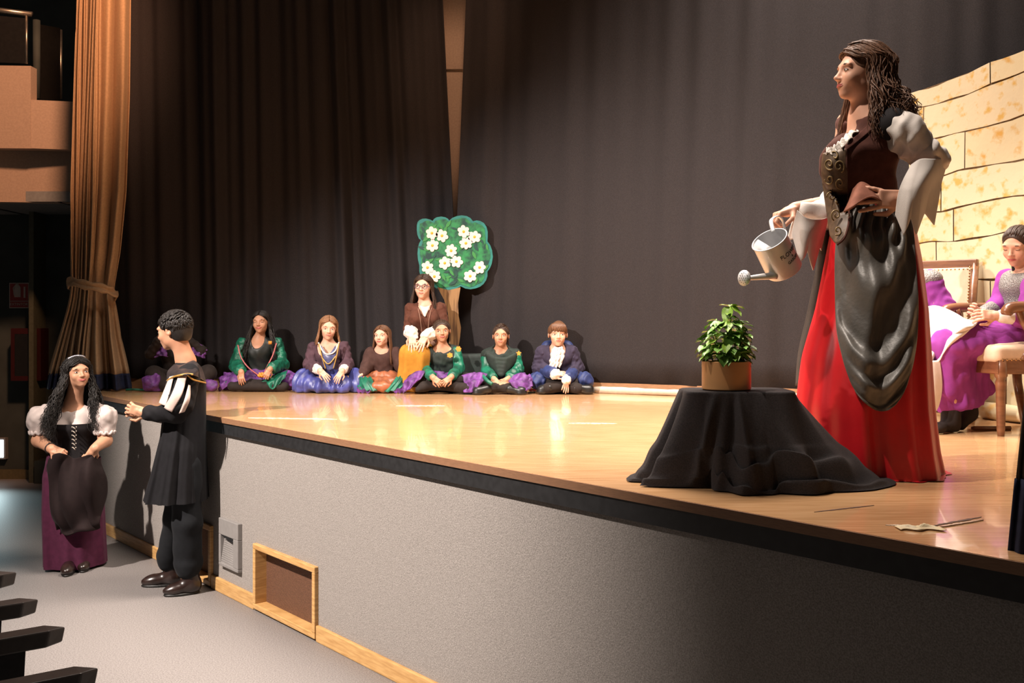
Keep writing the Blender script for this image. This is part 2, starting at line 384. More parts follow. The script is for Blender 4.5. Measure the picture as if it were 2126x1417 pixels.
ZT = 6.2
gap = lambda W: -0.02 - 0.0 * W
drape('stage_curtain', (-3.62, 8.95), (-0.55, 9.16), SH + 0.085, ZT, 'black stage curtain behind the seated children, left of the pale gap', 13, 0.055, 3, M_drape,
      edge=lambda W: 0.083 - 0.245 * W)
cb = V(0.706, 8.37, 0); cd = nrm(V(0.62, -0.33, 0))
q0 = cb - cd * 1.36; q1 = cb + cd * 4.6
drape('stage_curtain', q0[:2], q1[:2], SH + 0.075, ZT, 'broad black stage curtain right of the pale gap, behind the potted plant', 15, 0.030, 11, M_drape,
      edge0=lambda W: 0.237 * (W - .3), nu=560, soft=0.3)
# wall seen through the gap, sill and roll of cloth along the foot of the curtain
v, f = box(V(-0.62, 9.50, 3.6), (0.9, 0.05, 3.6)); structure('wall_back', v, f, M_plaster, 'pale plaster wall showing through the gap between the black curtains')
v, f = box(V(-0.50, 9.44, SH + 2.99), (0.5, 0.02, 0.006)); structure('trim_3', v, f, M_plaster)
M_sill = mat('sill_wood', (0.27, 0.135, 0.06), 0.5, scale=8, stretch=(3, 3, 20))
def sill(nm, i0, i1, z0, z1, u0, u1, m, label, inset_pts):
    nn = V(-cd[1], cd[0], 0) * -1 if False else V(cd[1], -cd[0], 0)
    pts = [cb + cd * u + nn * k for u, k in ((u0, i0), (u1, i0), (u1, i1), (u0, i1))]
    v, f = prism([p[:2] for p in pts], z0, z1); return structure(nm, v, f, m, label)
nnC = V(cd[1], -cd[0], 0)
if nnC[1] > 0: nnC = -nnC
pts = [cb + cd * u + nnC * k for u, k in ((-1.6, .02), (4.6, .02), (4.6, -.12), (-1.6, -.12))]
v, f = prism([p[:2] for p in pts], SH, SH + 0.085); structure('trim_4', v, f, M_sill, 'brown wooden sill below the black curtain')
pts = [(-3.6, 8.93), (-0.2, 9.16), (-0.2, 9.26), (-3.6, 9.03)]
v, f = prism(pts, SH, SH + 0.085); structure('trim_5', v, f, M_sill, 'dark wooden sill below the left black curtain')
M_roll = cloth('cream_cloth', (0.50, 0.42, 0.33), var=0.06)
rp = [cb + cd * u + nnC * 0.035 + V(0, 0, SH + 0.026) for u in np.linspace(0, 2.5, 40)]
v, f = tube(np.array(rp), [0.026 + 0.003 * math.sin(i * .5) + .004 * math.sin(i * 1.3) ** 2 for i in range(40)], 12)
mesh('cloth_roll', v, f, M_roll, label='long cream roll of cloth lying along the foot of the black curtain', cat='cloth')

# left side: balcony, soffit, dark wall --------------------------------------
def bquad(x0, x1, ytop, ybot, d0, d1, thick, name, m, label):
    a, b = P(x0, ytop[0], d0), P(x1, ytop[1], d1); c, e = P(x0, ybot[0], d0), P(x1, ybot[1], d1)
    zt, zb_ = .5 * (a[2] + b[2]), .5 * (c[2] + e[2])
    v, f = prism([(a[0], d0), (b[0], d1), (b[0], d1 + thick), (a[0], d0 + thick)], zb_, zt)
    return structure(name, v, f, m, label)
bquad(-500, 64, (128, 138), (303, 308), 9.35, 9.48, .12, 'wall_balcony', M_plaster, 'beige balcony parapet at the upper left')
bquad(64, 330, (204, 222), (307, 318), 9.485, 9.75, .12, 'wall_balcony_step', M_plaster, 'lower step of the beige balcony parapet')
bquad(-500, 330, (296, 306), (412, 424), 9.42, 9.80, .12, 'wall_fascia', M_plaster, 'beige fascia below the balcony')
zc = P(0, 416, 9.5)[2]
mb = MB()
v, f = box(V(-6.0, 10.62, zc + .06), (2.8, .95, .05)); structure('ceiling', v, f, M_tile, 'grey tiled soffit under the balcony')
for i in range(6): mesh('trim_7', *box(V(-8 + i * .9, 10.62, zc + .006), (.012, .95, .004)), M_black, kind='structure', smooth=False)
v, f = box(V(-6.0, 10.9, 1.5), (3.0, 0.05, 1.5)); structure('wall_left', v, f, M_darkwall, 'dark green-grey wall under the balcony')
v, f = box(V(-3.69, 10.0, SH / 2 - .02), (.03, 1.4, SH / 2 - .02)); structure('wall_stage_side', v, f, M_darkwall)
v, f = box(V(-5.5, 12.2, 5.0), (3.5, .05, 2.2)); structure('wall_upper', v, f, M_darkwall)
v, f = box(V(-6.3, 10.83, .05), (1.18, .02, .05)); structure('baseboard_left', v, f, mat('olive_base', (.12, .10, .05), .5), 'dim wooden baseboard under the dark wall')
v, f = box(V(-5.10, 10.70, 1.45), (.025, .14, 1.45)); structure('trim_8', v, f, mat('olive_post', (.10, .10, .065), .5), 'narrow olive post beside the dark wall')
v, f = box(V(-4.98, 10.6, .12), (.06, .1, .12)); structure('trim_9', v, f, M_darkwall)
# balcony rail
rl = empty('balcony_railing', P(-80, 130, 9.42), 'metal balcony railing with dark glass panels', 'railing'); o = np.array(rl.location)
def bar(nm, a, b, r, m=M_metal): mesh(nm, *tube([np.asarray(a) - o, np.asarray(b) - o], r, 10), m, rl)
bar('handrail', P(-80, 12, 9.42), P(67, 30, 9.48), 0.026)
bar('post', P(55, 32, 9.47), P(55, 132, 9.47), 0.012); bar('post', P(76, 42, 9.9), P(76, 205, 9.9), 0.035, M_darkwall)
bar('post', P(126, 62, 10.3), P(126, 205, 10.3), 0.018); bar('post', P(-40, 22, 9.42), P(-40, 130, 9.42), .012)
M_glass = mat('dark_glass', (0.03, 0.028, 0.026), 0.08, var=0.1, spec=0.5, trans=0.5)
for (x0, x1, d0, d1, y0, y1) in ((-38, 53, 9.425, 9.47, 30, 128), (78, 124, 9.92, 10.28, 50, 205)):
    a, b = P(x0, y0, d0), P(x1, y0 + 8, d1); c, e = P(x0, y1, d0), P(x1, y1 + 4, d1)
    g = mesh('glass_panel', np.array([a, b, e, c]) - o, [(0, 1, 2, 3)], M_glass, rl, smooth=False); solid(g, .012)
# exit-route lamp low on the wall
sg = empty('wall_lamp', P(-10, 950, 10.84), 'glowing white step lamp low on the dark wall', 'lamp'); o = np.array(sg.location)
c = P(-8, 930, 10.82)
mesh('housing', *box(c - o, (.115, .03, .115)), M_grey, sg, smooth=False)
mesh('diffuser', *box(c - o + V(0, -.03, 0), (.095, .006, .095)), mat('lamp_diffuser', (.8, .85, .85), .5, emit=(.85, .95, 1.0, 3.5)), sg, smooth=False)
# fire extinguisher sign and cabinet
M_red = mat('sign_red', (0.33, 0.035, 0.03), 0.5, var=0.05); M_sw = mat('sign_white', (0.50, 0.45, 0.40), 0.6, var=0.03)
sc_ = P(40, 613, 10.83); sg = empty('fire_sign', sc_, 'red fire extinguisher sign with a white border on the dark wall', 'sign')
def rect(nm, x0, x1, z0, z1, y, m, par): return mesh(nm, *box(V((x0 + x1) / 2, y, (z0 + z1) / 2), ((x1 - x0) / 2, .003, (z1 - z0) / 2)), m, par, smooth=False)
rect('plate', -.108, .108, -.138, .138, 0, M_sw, sg); rect('field', -.098, .098, -.058, .128, -.004, M_red, sg); rect('caption_field', -.098, .098, -.128, -.066, -.004, M_red, sg)
mb = MB(); v, f = lathe([(.0, -.055), (.036, -.055), (.036, .05), (.022, .072), (.012, .08), (.012, .098), (0, .098)], 16)
v = v * (1, .12, 1); mb.add(v + V(-.015, -.009, .036), f); mb.add(*tube([V(-.05, -.009, .0), V(-.06, -.009, .08), V(-.03, -.009, .12), V(.0, -.009, .122)], .006, 6)); mb.build('extinguisher_pictogram', M_sw, sg)
mesh('flame_bar', *box(V(.062, -.009, .035), (.010, .002, .06)), M_sw, sg, smooth=False)
def text(nm, body, size, loc, m, parent, rot=(math.pi / 2, 0, 0), ext=0.001):
    c = bpy.data.curves.new(nm, 'FONT'); c.body = body; c.size = size; c.align_x = 'CENTER'; c.align_y = 'CENTER'; c.extrude = ext
    o = bpy.data.objects.new(nm, c); col.objects.link(o); dg = bpy.context.evaluated_depsgraph_get()
    me = bpy.data.meshes.new_from_object(o.evaluated_get(dg)); bpy.data.objects.remove(o); me.materials.clear(); me.materials.append(m)
    o = bpy.data.objects.new(nm, me); col.objects.link(o); o.parent = parent; o.location = tuple(loc); o.rotation_euler = rot; return o
text('lettering', 'EXTINTOR', .040, (0, -.008, -.097), M_sw, sg)
cc = P(62, 735, 10.72); fc = empty('fire_cabinet', cc - V(0, 0, .28), 'dark red fire extinguisher cabinet barely visible on the dark wall', 'cabinet')
M_cab = mat('cabinet_red', (0.045, 0.006, 0.006), 0.4, var=0.1)
for q in ((-.16, .16, .50, .56), (-.16, .16, 0, .05), (-.16, -.12, .05, .5), (.12, .16, .05, .5)): mesh('frame', *box(V((q[0] + q[1]) / 2, 0, (q[2] + q[3]) / 2), ((q[1] - q[0]) / 2, .09, (q[3] - q[2]) / 2)), M_cab, fc, smooth=False)
mesh('back_panel', *box(V(0, .08, .28), (.12, .01, .23)), M_darkwall, fc, smooth=False)
v, f = lathe([(0, .06), (.055, .06), (.055, .36), (.03, .40), (.018, .42), (.018, .46), (0, .46)], 16); mesh('extinguisher', v, f, M_cab, fc)
mesh('glass_door', *box(V(0, -.085, .28), (.12, .003, .23)), M_glass, fc, smooth=False)

# beige main curtain with tie-back -------------------------------------------
BC = 8.72
bc = empty('main_curtain', P(180, 805, BC), 'heavy beige main curtain gathered by a tie-back, navy hem', 'curtain'); o = np.array(bc.location)
prof = [(-160, 168, 276, .16), (0, 160, 271, .16), (200, 153, 269, .15), (400, 147, 262, .13), (520, 147, 250, .11), (590, 148, 238, .07), (612, 146, 236, .065), (640, 140, 242, .09), (700, 122, 252, .13), (760, 104, 266, .16), (800, 97, 273, .17)]
py = np.array([p[0] for p in prof]); pl_ = np.array([p[1] for p in prof]); pr_ = np.array([p[2] for p in prof]); pa = np.array([p[3] for p in prof])
def bfold(y0, y1, nu, nv, sc=1.0, push=0.0):
    def fn(U, W):
        y = y1 + (y0 - y1) * W
        l, r, am = np.interp(y, py, pl_), np.interp(y, py, pr_), np.interp(y, py, pa)
        u2 = U + .02 * np.sin(6.28 * 3 * U + .006 * y)
        sm = np.clip((u2 - .34) / .16, 0, 1); sm = sm * sm * (3 - 2 * sm); low = np.clip((y - 560) / 100, 0, 1)
        q = (1 - sm) * (.42 * np.sin(6.283 * 13 * u2 + .5) + .2 * np.sin(6.283 * 29 * u2)) + sm * (.9 * np.abs(np.sin(12.566 * (u2 - .48))) ** .8 - .3 + low * .4 * np.sin(6.283 * 8 * u2 + .004 * y)) + .25 * np.sin(6.283 * 2.2 * u2 + 2)
        x = l + (r - l) * U + 0 * am
        d = BC - sc * am * (q + .35 * np.sin(3.14 * U) * 2.2) - push
        return (x - CX) * d / F - o[0], d - o[1], H - (y - HY) * BC / F - o[2] + 0 * U
    return grid(nu, nv, fn)
v, f = bfold(-160, 778, 260, 60); solid(mesh('curtain_cloth', v, f, M_beige, bc), .008)
v, f = bfold(774, 806, 260, 8, 1.02); solid(mesh('hem', v, f, M_navy, bc, label='navy blue hem of the curtain'), .008)
def tie(U, W):
    ang = 2 * math.pi * U; tt = np.cos(ang)
    yy = 606 + 12 * tt * .6 - 16 * (tt < -10) + 17 * (W - .5) * (1 + .2 * np.sin(9 * ang)) + 10 * np.sin(ang) - 12 * np.clip(-tt, 0, 1) ** 2
    x = 192 + (50 + 3 * np.sin(6 * ang + 4 * W)) * np.cos(ang); d = BC - .07 + .185 * np.sin(ang) - .008 * np.sin(W * 3.14 * 3)
    return (x - CX) * d / F - o[0], d - o[1], H - (yy - HY) * BC / F - o[2]
v, f = grid(80, 9, tie, closed=True); solid(mesh('tie_back', v, f, M_beige, bc), .012)

# right main curtain: only its edge and navy hem reach into the frame
rc_ = empty('main_curtain', P(2140, 1180, 2.6), 'edge of a beige curtain coloured as if in shade, with navy hem at the lower right corner', 'curtain'); o = np.array(rc_.location)
def rfold(y0, y1, nv, push=0):
    def fn(U, W):
        y = y1 + (y0 - y1) * W; l = np.interp(y, [300, 760, 900, 1000, 1188], [2175, 2138, 2122, 2112, 2094]) - push
        x = l + 420 * U; d = 2.60 + .03 * np.sin(6.28 * 9 * U + 1) + .25 * U
        return (x - CX) * d / F - o[0], d - o[1], H - (y - HY) * 2.6 / F - o[2] + 0 * U
    return grid(120, nv, fn)
v, f = rfold(-700, 1000, 30); solid(mesh('curtain_cloth', v, f, cloth('shaded_beige_curtain', (.10, .075, .055)), rc_), .008)  # same beige curtain, its shade put into a darker colour
v, f = rfold(996, 1190, 10, 3); solid(mesh('hem', v, f, M_navy, rc_, label='navy hem of the curtain edge'), .008)

# painted castle wall: each painted block is a piece of its own ---------------
WA = V(2.54 * 1.10, 6.36 * 1.10, SH); WD = nrm(V(0.22, -0.99, 0)); WN = V(-WD[1], WD[0], 0) * -1
if WN[0] > 0: WN = -WN
def wu(px):
    r = V((px - CX) / F, 1, 0); A = np.array([[r[0], -WD[0]], [r[1], -WD[1]]]); t = np.linalg.solve(A, WA[:2]); return t[1]
pw = empty('painted_wall', WA, 'painted castle wall backdrop of cream and ochre stone blocks behind the chairs', 'backdrop')
M_joint = mat('painted_joint', (0.10, 0.055, 0.02), 0.8, var=0.3)
M_block = mat('painted_stone', (0.50, 0.29, 0.075), 0.40, scale=9, c2=(0.56, 0.48, 0.31), lo=.34, hi=.47, detail=7, bump=0.08, bscale=25, stretch=(1, 1, 1.3))
M_block2 = mat('painted_stone_light', (0.53, 0.34, 0.10), 0.40, scale=11, c2=(0.58, 0.50, 0.34), lo=.33, hi=.46, detail=7, bump=0.08, bscale=25, stretch=(1, 1, 1.3))
ULEN = 3.0
def wbox(u0, u1, z0, z1, n0, n1, wob=0):
    vs = []
    for n_ in (n0, n1):
        for u, z in ((u0, z0), (u1, z0), (u1, z1), (u0, z1)): vs.append(WD * u + WN * n_ + V(0, 0, z + wob * math.sin(3.3 * u + 9 * z)))
    return np.array(vs), [(0, 1, 2, 3), (7, 6, 5, 4), (0, 4, 5, 1), (1, 5, 6, 2), (2, 6, 7, 3), (3, 7, 4, 0)]
zl = [max(.05, .606 + (q - .606) * 1.10) for q in (0.10, .34, .60, .844, 1.087, 1.277, 1.481, 1.714, 1.935, 2.055)]
mesh('backing', *wbox(0, ULEN, 0.01, zl[-1] - .005, -.02, 0), M_joint, pw, smooth=False)
js = [[2010, 2090], [1935, 2045], [2058], [1945, 2400], [1982, 2360], [1956, 2300], [2004, 2500], [1918, 2330], [2058]]
for i in range(9):
    us = [0.0] + sorted(wu(x) for x in js[i] if 0.05 < wu(x) < ULEN - .05)
    while us[-1] + .95 < ULEN - .1: us.append(us[-1] + .9)
    us.append(ULEN)
    for j in range(len(us) - 1):
        n = 8; vs = []; g = .005
        for k in range(n + 1):
            u = us[j] + g + (us[j + 1] - us[j] - 2 * g) * k / n
            wob = lambda z: .010 * math.sin(5.3 * u + 7 * z) + .005 * math.sin(17 * u + 3 * z)
            for z, nn_ in ((zl[i] + g, 0.0), (zl[i] + g, .005), (zl[i + 1] - g, .005), (zl[i + 1] - g, 0.0)): vs.append(WD * u + WN * (nn_ + .004 * math.sin(3 * u + 5 * z)) + V(0, 0, z + (wob(z) if 0 < i or z > zl[0] + .1 else 0)))
        fs = []
        for k in range(n):
            for e in range(3): fs.append((k * 4 + e, (k + 1) * 4 + e, (k + 1) * 4 + e + 1, k * 4 + e + 1))
        mesh('block', vs, fs, M_block if (i + j) % 2 else M_block2, pw, smooth=False)
rp = [WD * u + WN * .05 + V(0, 0, .055 + .006 * math.sin(5 * u)) for u in np.linspace(0.05, ULEN, 30)]
mesh('base_roll', *tube(np.array(rp), [.05 + .006 * math.sin(i * .9) for i in range(30)], 14), M_block, pw)
# ------------------------------------------------------------------ props
def patch(ctrl, nu, nv):                    # smooth sheet through a grid of points
    c = np.asarray(ctrl, float); rows = np.stack([spline(r, nu) for r in c]); cols = np.stack([spline(rows[:, i], nv) for i in range(nu)], 1)
    v = cols.reshape(-1, 3); i, j = np.meshgrid(np.arange(nu - 1), np.arange(nv - 1)); i = i.ravel(); j = j.ravel()
    return v, np.stack([j * nu + i, j * nu + i + 1, (j + 1) * nu + i + 1, (j + 1) * nu + i], -1)
def poly_plate(pts, thick, m, name, parent, o, **kw):   # outline in 3D (roughly facing the viewer) given thickness in y
    n = len(pts); a = np.array(pts) - o; b = a + V(0, thick, 0)
    return mesh(name, np.concatenate([a, b]), [tuple(range(n))[::-1], tuple(range(n, 2 * n))] + [(i, (i + 1) % n, n + (i + 1) % n, n + i) for i in range(n)][::1], m, parent, smooth=False, **kw)

# --- cut-out tree
TD = 8.79
tr = empty('cutout_tree', P(935, 808, TD), 'painted cut-out tree with white flowers behind the woman in glasses', 'stage prop'); o = np.array(tr.location); o[2] = SH; tr.location = tuple(o)
M_teal = mat('tree_teal', (0.014, 0.155, 0.135), 0.5, scale=12, var=0.2)
M_green = mat('tree_green', (0.004, 0.035, 0.030), 0.5, scale=14, c2=(0.018, 0.20, 0.062), lo=.38, hi=.58, detail=6)
M_leafp = mat('painted_leaf_green', (0.016, 0.15, 0.040), 0.5, scale=30, c2=(0.05, 0.26, 0.06))
M_leafd = mat('painted_leaf_dark', (0.008, 0.05, 0.04), 0.5, scale=30)
M_bark = mat('painted_bark', (0.09, 0.040, 0.014), 0.6, scale=5, c2=(0.27, 0.145, 0.055), stretch=(9, 1, .6), lo=.38, hi=.55, detail=5)
M_petal = mat('white_petal', (0.68, 0.58, 0.51), 0.6, var=0.03); M_yel = mat('flower_yellow', (0.75, 0.36, 0.03), 0.6, var=0.2, scale=120)
cr = [(165, 300), (175, 260), (200, 235), (240, 217), (290, 215), (340, 228), (375, 247), (395, 218), (430, 198), (490, 188), (545, 198), (580, 218), (597, 240), (640, 205), (700, 182), (765, 172), (830, 182), (880, 208), (915, 252), (960, 240), (1010, 246), (1060, 275), (1095, 325), (1112, 390), (1112, 460), (1108, 520), (1145, 570), (1170, 640), (1180, 730), (1165, 820), (1140, 880), (1108, 925), (1108, 985), (1090, 1040), (1055, 1090), (1010, 1125), (950, 1148), (880, 1160), (810, 1150), (752, 1120), (690, 1150), (600, 1168), (520, 1175), (450, 1165), (385, 1120), (320, 1050), (270, 1000), (215, 985), (197, 920), (197, 840), (180, 770), (172, 690), (178, 610), (195, 545), (218, 505), (190, 480), (170, 430), (163, 360)]
cpx = lambda q: (840 + q[0] * .15526, 420 + q[1] * .15526)
cm = np.array([675., 670.])
poly_plate([P(*cpx(q), TD) for q in cr], .02, M_teal, 'crown_board', tr, o)
inner = [cm + (np.array(q, float) - cm) * (0.93 + .015 * math.sin(i * 2.1)) for i, q in enumerate(cr)]
poly_plate([P(*cpx(q), TD - .003) for q in inner], .006, M_green, 'crown_paint', tr, o)
tk = [(908, 596), (922, 622), (930, 650), (934, 690), (930, 730), (922, 770), (905, 806), (962, 806), (955, 770), (950, 730), (955, 700), (957, 680), (952, 655), (951, 628), (956, 596), (932, 602)]
poly_plate([P(x, y if y < 800 else 805, TD - .006) for x, y in tk], .02, M_bark, 'trunk', tr, o)
lf = spline([(0, 0), (.3, .16), (.65, .15), (1, 0)], 7); lf = np.concatenate([lf, [(x, -y) for x, y in lf[::-1][1:-1]]])
lme = None
for i in range(64):
    q = cm + np.array([rng.uniform(-460, 460), rng.uniform(-440, 440)])
    if ((q[0] - cm[0]) / 430) ** 4 + ((q[1] - cm[1]) / 410) ** 4 > 1 or (q[0] < 330 and q[1] > 860) or (q[0] > 900 and q[1] < 360): continue
    a = rng.uniform(0, 6.28); L = rng.uniform(.055, .085); c_ = P(*cpx(q), TD - .007 - .0004 * (i % 3)) - o
    n = len(lf); vv = np.concatenate([np.c_[lf[:, 0], 0 * lf[:, 0], lf[:, 1]], np.c_[lf[:, 0], 0 * lf[:, 0] + .03, lf[:, 1]]])
    if lme is None: lme = mesh('painted_leaf', vv, [tuple(range(n)), tuple(range(n, 2 * n))[::-1]] + [(k, n + k, n + (k + 1) % n, (k + 1) % n) for k in range(n)], M_leafp, tr, smooth=False); lo_ = lme; lme2 = lme.data.copy(); lme2.materials.clear(); lme2.materials.append(M_leafd)
    else: lo_ = bpy.data.objects.new('painted_leaf', lme.data if i % 3 else lme2); col.objects.link(lo_); lo_.parent = tr
    lo_.location = tuple(c_); lo_.rotation_euler = (0, a, 0); lo_.scale = (L, .1, L)
fl_ = [(365, 410), (500, 445), (372, 575), (790, 390), (935, 460), (820, 545), (622, 645), (537, 810), (693, 790), (307, 870), (398, 990), (1003, 868), (877, 985)]
def flower_mesh(R, seed):
    r = random.Random(seed); n = 48; k = r.choice([6, 6, 7]); ph = r.uniform(0, 6); pts = []
    for i in range(n):
        a = 6.283 * i / n; rr = R * (.66 + .34 * abs(math.cos(k * (a + ph) / 2)) ** .7 + .05 * math.sin(a * 2 + ph))
        pts.append((rr * math.cos(a), 0, rr * math.sin(a)))
    return pts
for i, q in enumerate(fl_):
    c_ = P(*cpx(q), TD - .012) - o; pts = [c_ + V(*p) for p in flower_mesh(.057, i)]
    fo = poly_plate([p + o for p in pts], .004, M_petal, 'flower', tr, o)
    v, f = lathe([(0, .006), (.008, .005), (.013, 0)], 10, cap=False); v = v[:, [0, 2, 1]] * (1, -1, 1)
    mesh('flower_centre', v + c_, f, M_yel, fo)

# --- velvet covered bench behind the girls
M_velvet = mat('black_velvet', (0.010, 0.018, 0.015), 0.75, sheen=0.6, var=0.3, scale=20)
BD = 8.66; bn = V((925 - CX) * BD / F, BD, SH)
def bench(U, W):
    per = 4 * U; s_ = np.floor(per); t_ = per - s_
    hx, hy = .34, .11
    x = np.select([per < 1, per < 2, per < 3], [-hx + 2 * hx * t_, hx + 0 * t_, hx - 2 * hx * t_], -hx)
    y = np.select([per < 1, per < 2, per < 3], [-hy + 0 * t_, -hy + 2 * hy * t_, hy + 0 * t_], hy - 2 * hy * t_)
    k = np.where(W < .2, W / .2, 1); z = np.where(W < .2, .315, .315 * (1 - (W - .2) / .8))
    fold = .012 * np.sin(37 * U * 2 + 2 * W) * np.clip((W - .2) / .8, 0, 1) * 1.6
    return x * k * (1 + fold * 2), y * k * (1 + fold * 3), z + .002
v, f = grid(160, 18, bench, closed=True)
mesh('velvet_bench', v, f, M_velvet, loc=bn, label='low bench draped in black-green velvet between the two velvet girls', cat='bench')

# --- black cloth over a low box
M_tcloth = cloth('black_table_cloth', (0.030, 0.026, 0.027), bump=0.25, bscale=500, var=0.2, scale=200, sheen=0.2)
TC = V(*P(1528, 830, 3.70)[:2], SH); TZ = .606 - (811 - HY) * 3.63 / F
tb = empty('draped_box', TC, 'low box under a black cloth that pools on the stage floor', 'table')
mesh('box', *box(V(0, .01, TZ / 2 - .006), (.14, .085, TZ / 2 - .012)), M_pine, tb, smooth=False)
hem = [(1298, 1001), (1330, 1010), (1400, 1004), (1480, 1012), (1540, 1030), (1620, 1026), (1740, 1024), (1820, 1019), (1852, 1008), (1856, 1000), (1800, 990), (1700, 982), (1560, 978), (1420, 980), (1335, 985), (1302, 995)]
hp_ = np.array([P(x, y, stage_d(y))[:2] - TC[:2] for x, y in hem]); ha = np.unwrap(np.arctan2(hp_[:, 1], hp_[:, 0])); hr = np.hypot(hp_[:, 0], hp_[:, 1])
if ha[-1] < ha[0]: ha = -ha[::-1]; ha = -ha; hr = hr
oa = np.argsort(np.mod(ha, 2 * np.pi)); A_ = np.mod(ha, 2 * np.pi)[oa]; R_ = hr[oa]
A3 = np.concatenate([A_ - 2 * np.pi, A_, A_ + 2 * np.pi]); R3 = np.tile(R_, 3)
def drape_fn(U, W):
    th = 2 * np.pi * U
    hx, hy = .200, .125
    p4 = 5.0; rt = 1 / ((np.abs(np.cos(th)) / hx) ** p4 + (np.abs(np.sin(th)) / hy) ** p4) ** (1 / p4)
    rh = np.interp(th, A3, R3)
    s_ = np.clip((W - .22) / .78, 0, 1); k = np.clip(W / .22, 0, 1)
    frontness = np.clip(-np.sin(th), 0, 1)
    fold = (.5 * np.sin(5 * th + .6) + .45 * np.sin(9 * th + 1.9 + 1.2 * s_) + .3 * np.sin(15 * th + 2 * s_)) * (s_ ** .8) * (1 - s_ * .5)
    r = rt * k + (rh - rt) * s_ ** (1.0 + .15 * frontness) + .030 * fold * (1 + .6 * frontness)
    drop = np.where(s_ > 0, TZ * (1 - s_ / .86), TZ); drop = np.maximum(drop, 0)
    sag = -.020 * np.sin(np.pi * np.clip(s_ / .86, 0, 1)) * (1 - .5 * frontness)
    crum = np.clip((s_ - .42) / .2, 0, 1) * np.clip((1.0 - s_) / .06, 0, 1)
    wv = .5 + .5 * np.sin(22 * s_ + 2.2 * np.sin(2 * th + 1) + 1.5 * np.sin(5 * th) + .5 * np.sin(11 * th))
    wv2 = .5 + .5 * np.sin(11 * th + 2.5 * np.sin(3 * th) + 12 * s_)
    z = drop + sag + crum * (.036 * wv + .026 * wv2) * (.35 + frontness * .9)
    rid = np.exp(-((th - (4.55 + .25 * s_)) / .10) ** 2) + .9 * np.exp(-((th - (4.05 - .35 * s_)) / .09) ** 2) + .8 * np.exp(-((th - (5.15 + .45 * s_)) / .13) ** 2)
    r = r + .035 * rid * np.sin(np.pi * np.clip(s_, 0, 1)) ** .7
    z = np.maximum(z, .005 + .010 * crum)
    return r * np.cos(th), r * np.sin(th), z
v, f = grid(300, 90, drape_fn, closed=True); mesh('cloth', v, f, M_tcloth, tb)

# --- basil in a copper coloured pot
PD = 3.68; pc = P(1508, 808, PD); pc[2] = SH + TZ + .003
bp = empty('potted_basil', pc, 'green basil plant in a copper coloured pot on the black draped box', 'potted plant')
M_copper = mat('copper_pot', (0.62, 0.32, 0.13), 0.36, metal=0.35, var=0.04, scale=8)
R0 = .0895; hz = .104
v, f = lathe([(0, 0), (R0 * .97, 0), (R0, .003), (R0, hz - .002), (R0 - .003, hz), (R0 - .006, hz - .002), (R0 - .006, hz - .02), (0, hz - .02)], 48, cap=False)
po = mesh('pot', v, f, M_copper, bp); po.modifiers.new('e', 'EDGE_SPLIT').split_angle = .6
v, f = lathe([(0, hz - .018), (R0 - .007, hz - .02)], 24, cap=False); mesh('soil', v, f, mat('soil', (.03, .02, .012), .95), bp)
M_basil = mat('basil_leaf', (0.10, 0.27, 0.035), 0.34, scale=22, c2=(0.26, 0.47, 0.10), bump=0.15, bscale=60, spec=0.6)
M_basil2 = mat('basil_leaf_young', (0.17, 0.35, 0.030), 0.38, scale=22, c2=(0.30, 0.48, 0.06), bump=0.15, bscale=60)
M_stem = mat('basil_stem', (0.12, 0.24, 0.03), 0.5)
def leaf_mesh(nm, m):
    def fn(U, W):
        t = W; wd = .34 * np.sin(np.pi * np.clip(t, 0, 1) ** .75) ** .8; x = (U - .5) * 2 * wd
        return x, t, .22 * np.abs(U - .5) * 2 * wd * 1.4 - .30 * t * t + .05 * np.sin(9 * t) * (np.abs(U - .5) * 2)
    v, f = grid(5, 8, fn); me = bpy.data.meshes.new(nm); me.from_pydata([tuple(p) for p in v], [], [tuple(map(int, q)) for q in f]); me.materials.append(m)
    me.polygons.foreach_set('use_smooth', [True] * len(me.polygons)); return me
lm = [leaf_mesh('leaf', M_basil), leaf_mesh('leaf', M_basil2)]
r2 = random.Random(5)
def leaf(p, d, up, L, y=0):
    ob = bpy.data.objects.new('leaf', lm[y]); col.objects.link(ob); ob.parent = bp
    d = nrm(d); x = nrm(np.cross(d, up)); z = np.cross(x, d); ob.matrix_local = Matrix(((x[0] * L, d[0] * L, z[0] * L, p[0]), (x[1] * L, d[1] * L, z[1] * L, p[1]), (x[2] * L, d[2] * L, z[2] * L, p[2]), (0, 0, 0, 1)))
stems = [((0.01, 0, 0), (.015, -.01, .165), 0), ((-.03, -.02, 0), (-.06, -.03, .105), 0), ((.03, -.02, 0), (.065, -.03, .11), 0), ((-.02, .03, 0), (-.04, .03, .12), 0), ((.03, .03, 0), (.05, .03, .13), 0), ((0, -.04, 0), (0, -.06, .10), 0), ((-.045, -.01, 0), (-.085, -.01, .06), 0), ((.045, -.02, 0), (.08, -.03, .06), 0), ((-.02, -.05, 0), (-.045, -.075, .05), 0), ((.02, -.05, 0), (.04, -.08, .055), 0), ((0, 0, 0), (.015, -.035, .145), 0)]
for a, b, _ in stems:
    a = V(*a) + V(0, 0, hz - .02); b = V(*b) + V(0, 0, hz); c_ = spline([a, (a + b) / 2 + V(0, 0, .015), b], 8); mesh('stem', *tube(c_, np.linspace(.003, .0018, 8), 6), M_stem, bp)
    hgt = b[2] - hz
    for k in range(9 if hgt > .06 else 7):
        t = .35 + .65 * (k // 2) / 3.6; t = min(t, 1); p = c_[min(int(t * 7), 7)]; an = (k % 2) * math.pi + (k // 2) * 1.57 + r2.uniform(-.4, .4) + a[0] * 20
        d = V(math.cos(an), math.sin(an), r2.uniform(-.25, .5)); leaf(p, d, V(0, 0, 1), r2.uniform(.036, .055), 0 if t < .9 or r2.random() < .5 else 1)
